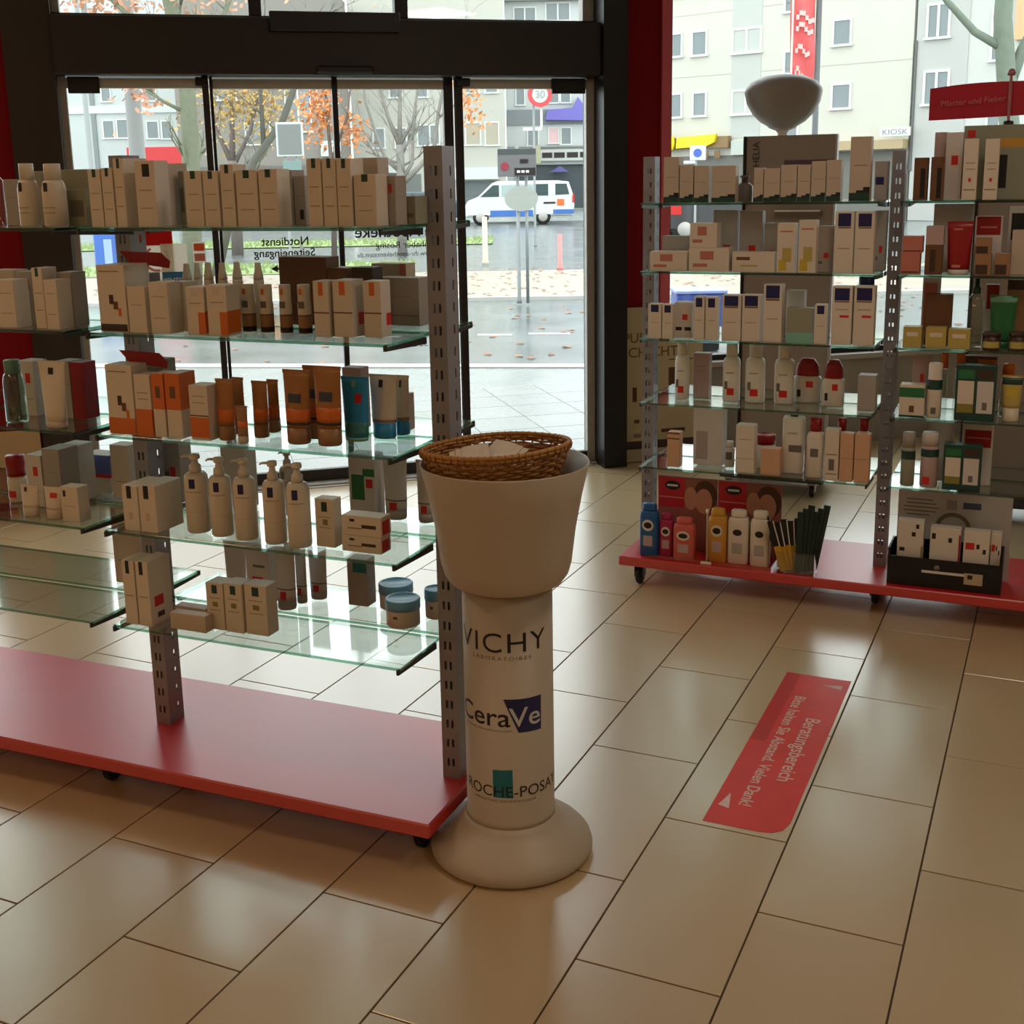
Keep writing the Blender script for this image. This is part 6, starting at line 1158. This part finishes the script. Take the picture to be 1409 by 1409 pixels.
sobj('board_top',MB().box(-.575,-.105,8.925,8.93,1.845,1.91),mat('dark_board_top',(70,78,78),.5),bs)
disc('red_dot',-.49,8.92,1.70,.0001,.05,mat('dull_red_dot',(150,50,62),.5),bs)
sobj('black_strip',MB().box(-.37,-.11,8.922,8.93,1.59,1.68),m_text,bs); sobj('black_strip',MB().box(-.30,-.20,8.922,8.93,1.735,1.785),m_text,bs)
for k in range(3): sobj('pale_mark',MB().box(-.34+.055*k,-.30+.055*k,8.918,8.922,1.62,1.65),m_paper,bs)
disc('oval_plate',-.29,8.95,1.305,.0001,.155,mat('grey_oval_plate',(168,172,164),.5),bs,sx=1.36)
pole('bollard','pale stone bollard at the kerb in front of the van','bollard',-.92,17.5,.055,.84,mat('pale_bollard',(206,198,178),.6))
pole('bollard','red bollard with painted-in haze on the wet street','bollard',.46,15.5,.045,.56,mat('haze_paled_red_bollard',(216,140,136),.5))  # red paled so the glare veil of the panes sits in the colour
lb=tag(sobj('litter_bin',MB().cbox(-6.86,-6.56,12.4,12.7,zg(12.5)+.12,.9,.02),mat('blue_bin',(60,104,186),.4)),'blue litter bin on the grass edge outside left door pane','bin')
sobj('post',MB().box(-6.73,-6.69,12.53,12.57,zg(12.5),zg(12.5)+.12),m_pole,lb); sobj('pale_front',MB().box(-6.70,-6.58,12.39,12.4,.35,.75),mat('pale_blue_print',(150,176,214),.4),lb)
bn=pole('banner_pole','dark pole carrying a tall red banner outside the right window','banner',3.0,7.5,.035,4.6,mat('dark_pole',(92,94,96),.5,metal=.3))
vs=[];fs=[]
for i in range(25):
    z=2.47+1.9*i/24; 
    for k in range(7):
        u=k/6; vs.append((2.69+.27*u,7.5-.03*math.sin(u*6+i*.5)-.01,z+(.14*(1-u) if i==0 else 0)))
for i in range(24):
    for k in range(6): fs.append((i*7+k,i*7+k+1,i*7+k+8,i*7+k+7))
cl=MB().add(vs,fs,0,True); n0_=len(vs); cl.add([(x,y+.006,z) for x,y,z in vs],[f[::-1] for f in fs],0,True)
cloth=sobj('banner_cloth',cl,mat('red_banner_cloth',(214,92,92),.6,noise=.15,scale=4),bn)
for z,ww in ((2.62,.09),(2.85,.16),(3.08,.19),(3.2,.2),(3.55,.18)): 
    q=MB()
    for i in range(6): q.box(2.74+ww*i/6,2.74+ww*(i+1)/6,7.445,7.452,z+.05*math.sin(i*1.1),z+.05*math.sin(i*1.1)+.05)
    sobj('white_swirl',q,mat('pink_white_print',(232,180,174),.6),cloth)
sobj('white_edge',MB().box(2.69,2.71,7.44,7.452,2.62,4.3),mat('pale_pink_edge',(232,196,190),.6),cloth)
ps=pole('street_sign','white street sign with blue disc above the left cartons','sign',4.1,23.5,.03,2.25)
sobj('sign_panel',MB().cbox(3.95,4.33,23.44,23.46,1.92,2.26,.006),mat('pale_blue_sign',(214,232,240),.4),ps); disc('blue_disc',4.13,23.42,2.09,.0001,.10,mat('blue_disc',(70,96,190),.4),ps)
sobj('lower_plate',MB().cbox(3.80,4.08,23.45,23.47,1.84,1.91,.004),m_frame,ps)
bx=tag(sobj('newspaper_box',MB().cbox(1.05,1.50,4.45,4.85,.05,.50,.012),mat('blue_box',(66,84,160),.35)),'blue newspaper box outside behind the far rack cartons','box')
sobj('pale_lid',MB().cbox(1.04,1.51,4.44,4.86,.50,.53,.006),mat('pale_blue_lid',(150,162,214),.3),bx); sobj('foot',MB().box(1.1,1.45,4.5,4.8,-.02,.05),m_rub,bx)
rb_=tag(sobj('notice_board',MB().cbox(-8.55,-7.35,20.0,20.06,1.2,2.35,.01),mat('red_notice_board',(190,44,52),.5)),'red notice board outside behind the near rack cartons','board')
sobj('leg',MB().box(-8.4,-8.34,20.01,20.05,zg(20),1.2).box(-7.56,-7.5,20.01,20.05,zg(20),1.2),m_pole,rb_)

# trees
def twigs(g,r_,p,dv,ln_,rad_,lev):
    q=p+dv*ln_; mid=p+dv*ln_*.5+Vector((r_.uniform(-.1,.1),r_.uniform(-.1,.1),0))*ln_*.6
    g.tube([p,mid,q],[rad_,rad_*.8,rad_*.55],5)
    if lev<=0: return
    for _ in range(2+(lev>1)):
        nd=(dv+Vector((r_.uniform(-.8,.8),r_.uniform(-.8,.8),r_.uniform(-.1,.7)))).normalized()
        twigs(g,r_,p+dv*ln_*r_.uniform(.5,1),nd,ln_*r_.uniform(.5,.75),rad_*.55,lev-1)
def tree(label,d,branches,seed,bark,blobs=(),leaf=None,tw=3):
    r_=random.Random(seed); g=MB()
    for pts,ra,rb in branches:
        P=[Vector((s,d+dd,z)) for s,dd,z in pts]; n=len(P); g.tube(P,[ra+(rb-ra)*i/(n-1) for i in range(n)],10)
        if tw:
            for i in range(1,n):
                if P[i].z>1.6:
                    for _ in range(2): twigs(g,r_,P[i-1].lerp(P[i],r_.random()),Vector((r_.uniform(-.9,.9),r_.uniform(-.6,.6),r_.uniform(.2,1))).normalized(),r_.uniform(.5,.9),rb*.35,2)
    T=tag(sobj('tree',g,mat('bark_%d'%seed,bark,.85,noise=.25,scale=12,bump=.4)),label,'tree')
    if blobs:
        q=MB()
        for (s,dd,z,rx,ry,rz_,n) in blobs:
            for _ in range(n):
                u=Vector((r_.gauss(0,.5),r_.gauss(0,.5),r_.gauss(0,.5))); c=Vector((s+u.x*rx,d+dd+u.y*ry,z+u.z*rz_)); h=r_.uniform(.035,.075)
                a=Vector((r_.uniform(-1,1),r_.uniform(-1,1),r_.uniform(-1,1))).normalized(); b=a.orthogonal().normalized()
                q.add([c+a*h,c+b*h*.7,c-a*h,c-b*h*.7],[(0,1,2,3)])
        tag(sobj('foliage',q,leaf,T),kind='stuff')
    return T
m_leafo=mat('orange_leaf',(214,140,84),.6,noise=.35,scale=2.5); m_leafp=mat('rust_leaf',(206,156,130),.6,noise=.3,scale=2.5); m_leafy=mat('olive_leaf',(190,160,96),.6,noise=.35,scale=2)
tree('greenish plane tree trunk close outside the left door pane',13.5,[([(-5.66,0,-.05),(-5.6,0,1.0),(-5.53,0,2.2),(-5.52,0,3.2),(-5.7,0,4.4),(-5.9,.2,6)],.17,.10),([(-5.53,0,2.9),(-5.1,.1,3.7),(-4.7,.2,4.6)],.07,.03),([(-5.55,0,3.1),(-6.3,0,4.1),(-7.2,0,5)],.07,.02)],11,(112,118,98),[(-7.2,.3,4.65,1.5,.8,.55,700),(-6.25,.2,3.1,.45,.4,.4,120),(-5.2,.2,4.7,1.0,.6,.4,250)],m_leafp)
tree('autumn tree with dense orange leaves behind the left sliding door',23.5,[([(-7.1,0,-.15),(-7.08,0,1.0),(-7.08,0,2.1)],.15,.12),([(-7.08,0,2.0),(-7.45,0,2.9),(-7.6,0,4.2),(-7.7,0,5.4)],.07,.02),([(-7.08,0,2.1),(-7.02,0,3.2),(-7.0,0,5.0)],.08,.02),([(-7.05,0,2.0),(-6.6,0,2.8),(-6.3,0,3.9),(-5.9,0,5)],.06,.02)],12,(122,112,108),[(-7.0,0,3.45,1.2,.7,.85,700),(-7.3,0,4.6,1.6,.7,.7,500),(-6.3,0,3.1,.7,.5,.7,260)],m_leafy)
tree('leaning dark tree in front of the orange autumn tree',15.5,[([(-5.75,0,-.08),(-5.4,0,1.1),(-4.93,0,1.95),(-4.4,0,2.6),(-4.1,0,3.3),(-3.9,0,4.4)],.10,.04),([(-4.75,0,2.15),(-4.75,0,3.1),(-4.6,0,4.4)],.05,.02)],13,(96,98,90),[(-4.5,0,3.55,.5,.4,.5,140)],m_leafo)
tree('slim orange autumn tree beside the middle door stile',21.5,[([(-4.45,0,-.1),(-4.4,0,1.5),(-4.45,0,2.8),(-4.5,0,4.6)],.07,.02),([(-4.42,0,2.0),(-4.0,0,3.0),(-3.8,0,4.5)],.04,.015)],14,(112,100,94),[(-4.6,0,3.1,.5,.4,.85,420),(-3.95,0,2.6,.35,.3,.45,130),(-3.9,0,4.6,1.4,.5,.4,350)],m_leafo)
tree('bare grey forked tree behind the right sliding door',21.5,[([(-2.89,0,-.12),(-2.88,0,.8),(-2.87,0,1.4),(-2.86,0,1.95),(-2.86,0,2.35)],.115,.085),([(-2.87,0,1.75),(-3.2,0,2.05),(-3.42,0,2.7),(-3.6,0,3.3),(-3.65,0,4.8)],.05,.02),([(-2.86,0,2.3),(-3.1,0,2.95),(-3.3,0,3.7),(-3.5,0,5)],.055,.02),([(-2.86,0,2.3),(-2.84,0,3.0),(-2.8,0,3.8),(-2.85,0,5)],.06,.02),([(-2.86,0,2.35),(-2.55,0,2.85),(-2.4,0,3.65),(-2.3,0,4.9)],.045,.015),([(-2.85,0,1.55),(-2.6,0,1.95),(-2.55,0,2.6),(-2.45,0,3.2)],.05,.02),([(-2.83,0,1.5),(-2.45,0,1.85),(-2.1,0,2.2),(-1.98,0,3.0),(-1.8,0,3.8),(-1.6,0,5)],.07,.02),([(-2.0,0,2.9),(-1.6,0,3.2),(-1.3,0,3.4)],.03,.015)],15,(138,134,128),[(-1.25,0,3.25,.35,.3,.6,110)],m_leafo)
tree('large greenish tree close outside the right window edge',8.5,[([(5.72,0,0),(5.66,0,1.5),(5.5,0,2.7),(5.42,0,3.3),(5.44,0,4.6)],.13,.10),([(5.46,0,2.95),(5.1,0,3.15),(4.75,0,3.5),(4.4,0,4.0)],.055,.03),([(5.55,0,2.55),(5.68,0,2.95),(5.95,0,3.5)],.08,.05)],16,(112,122,108),tw=0)
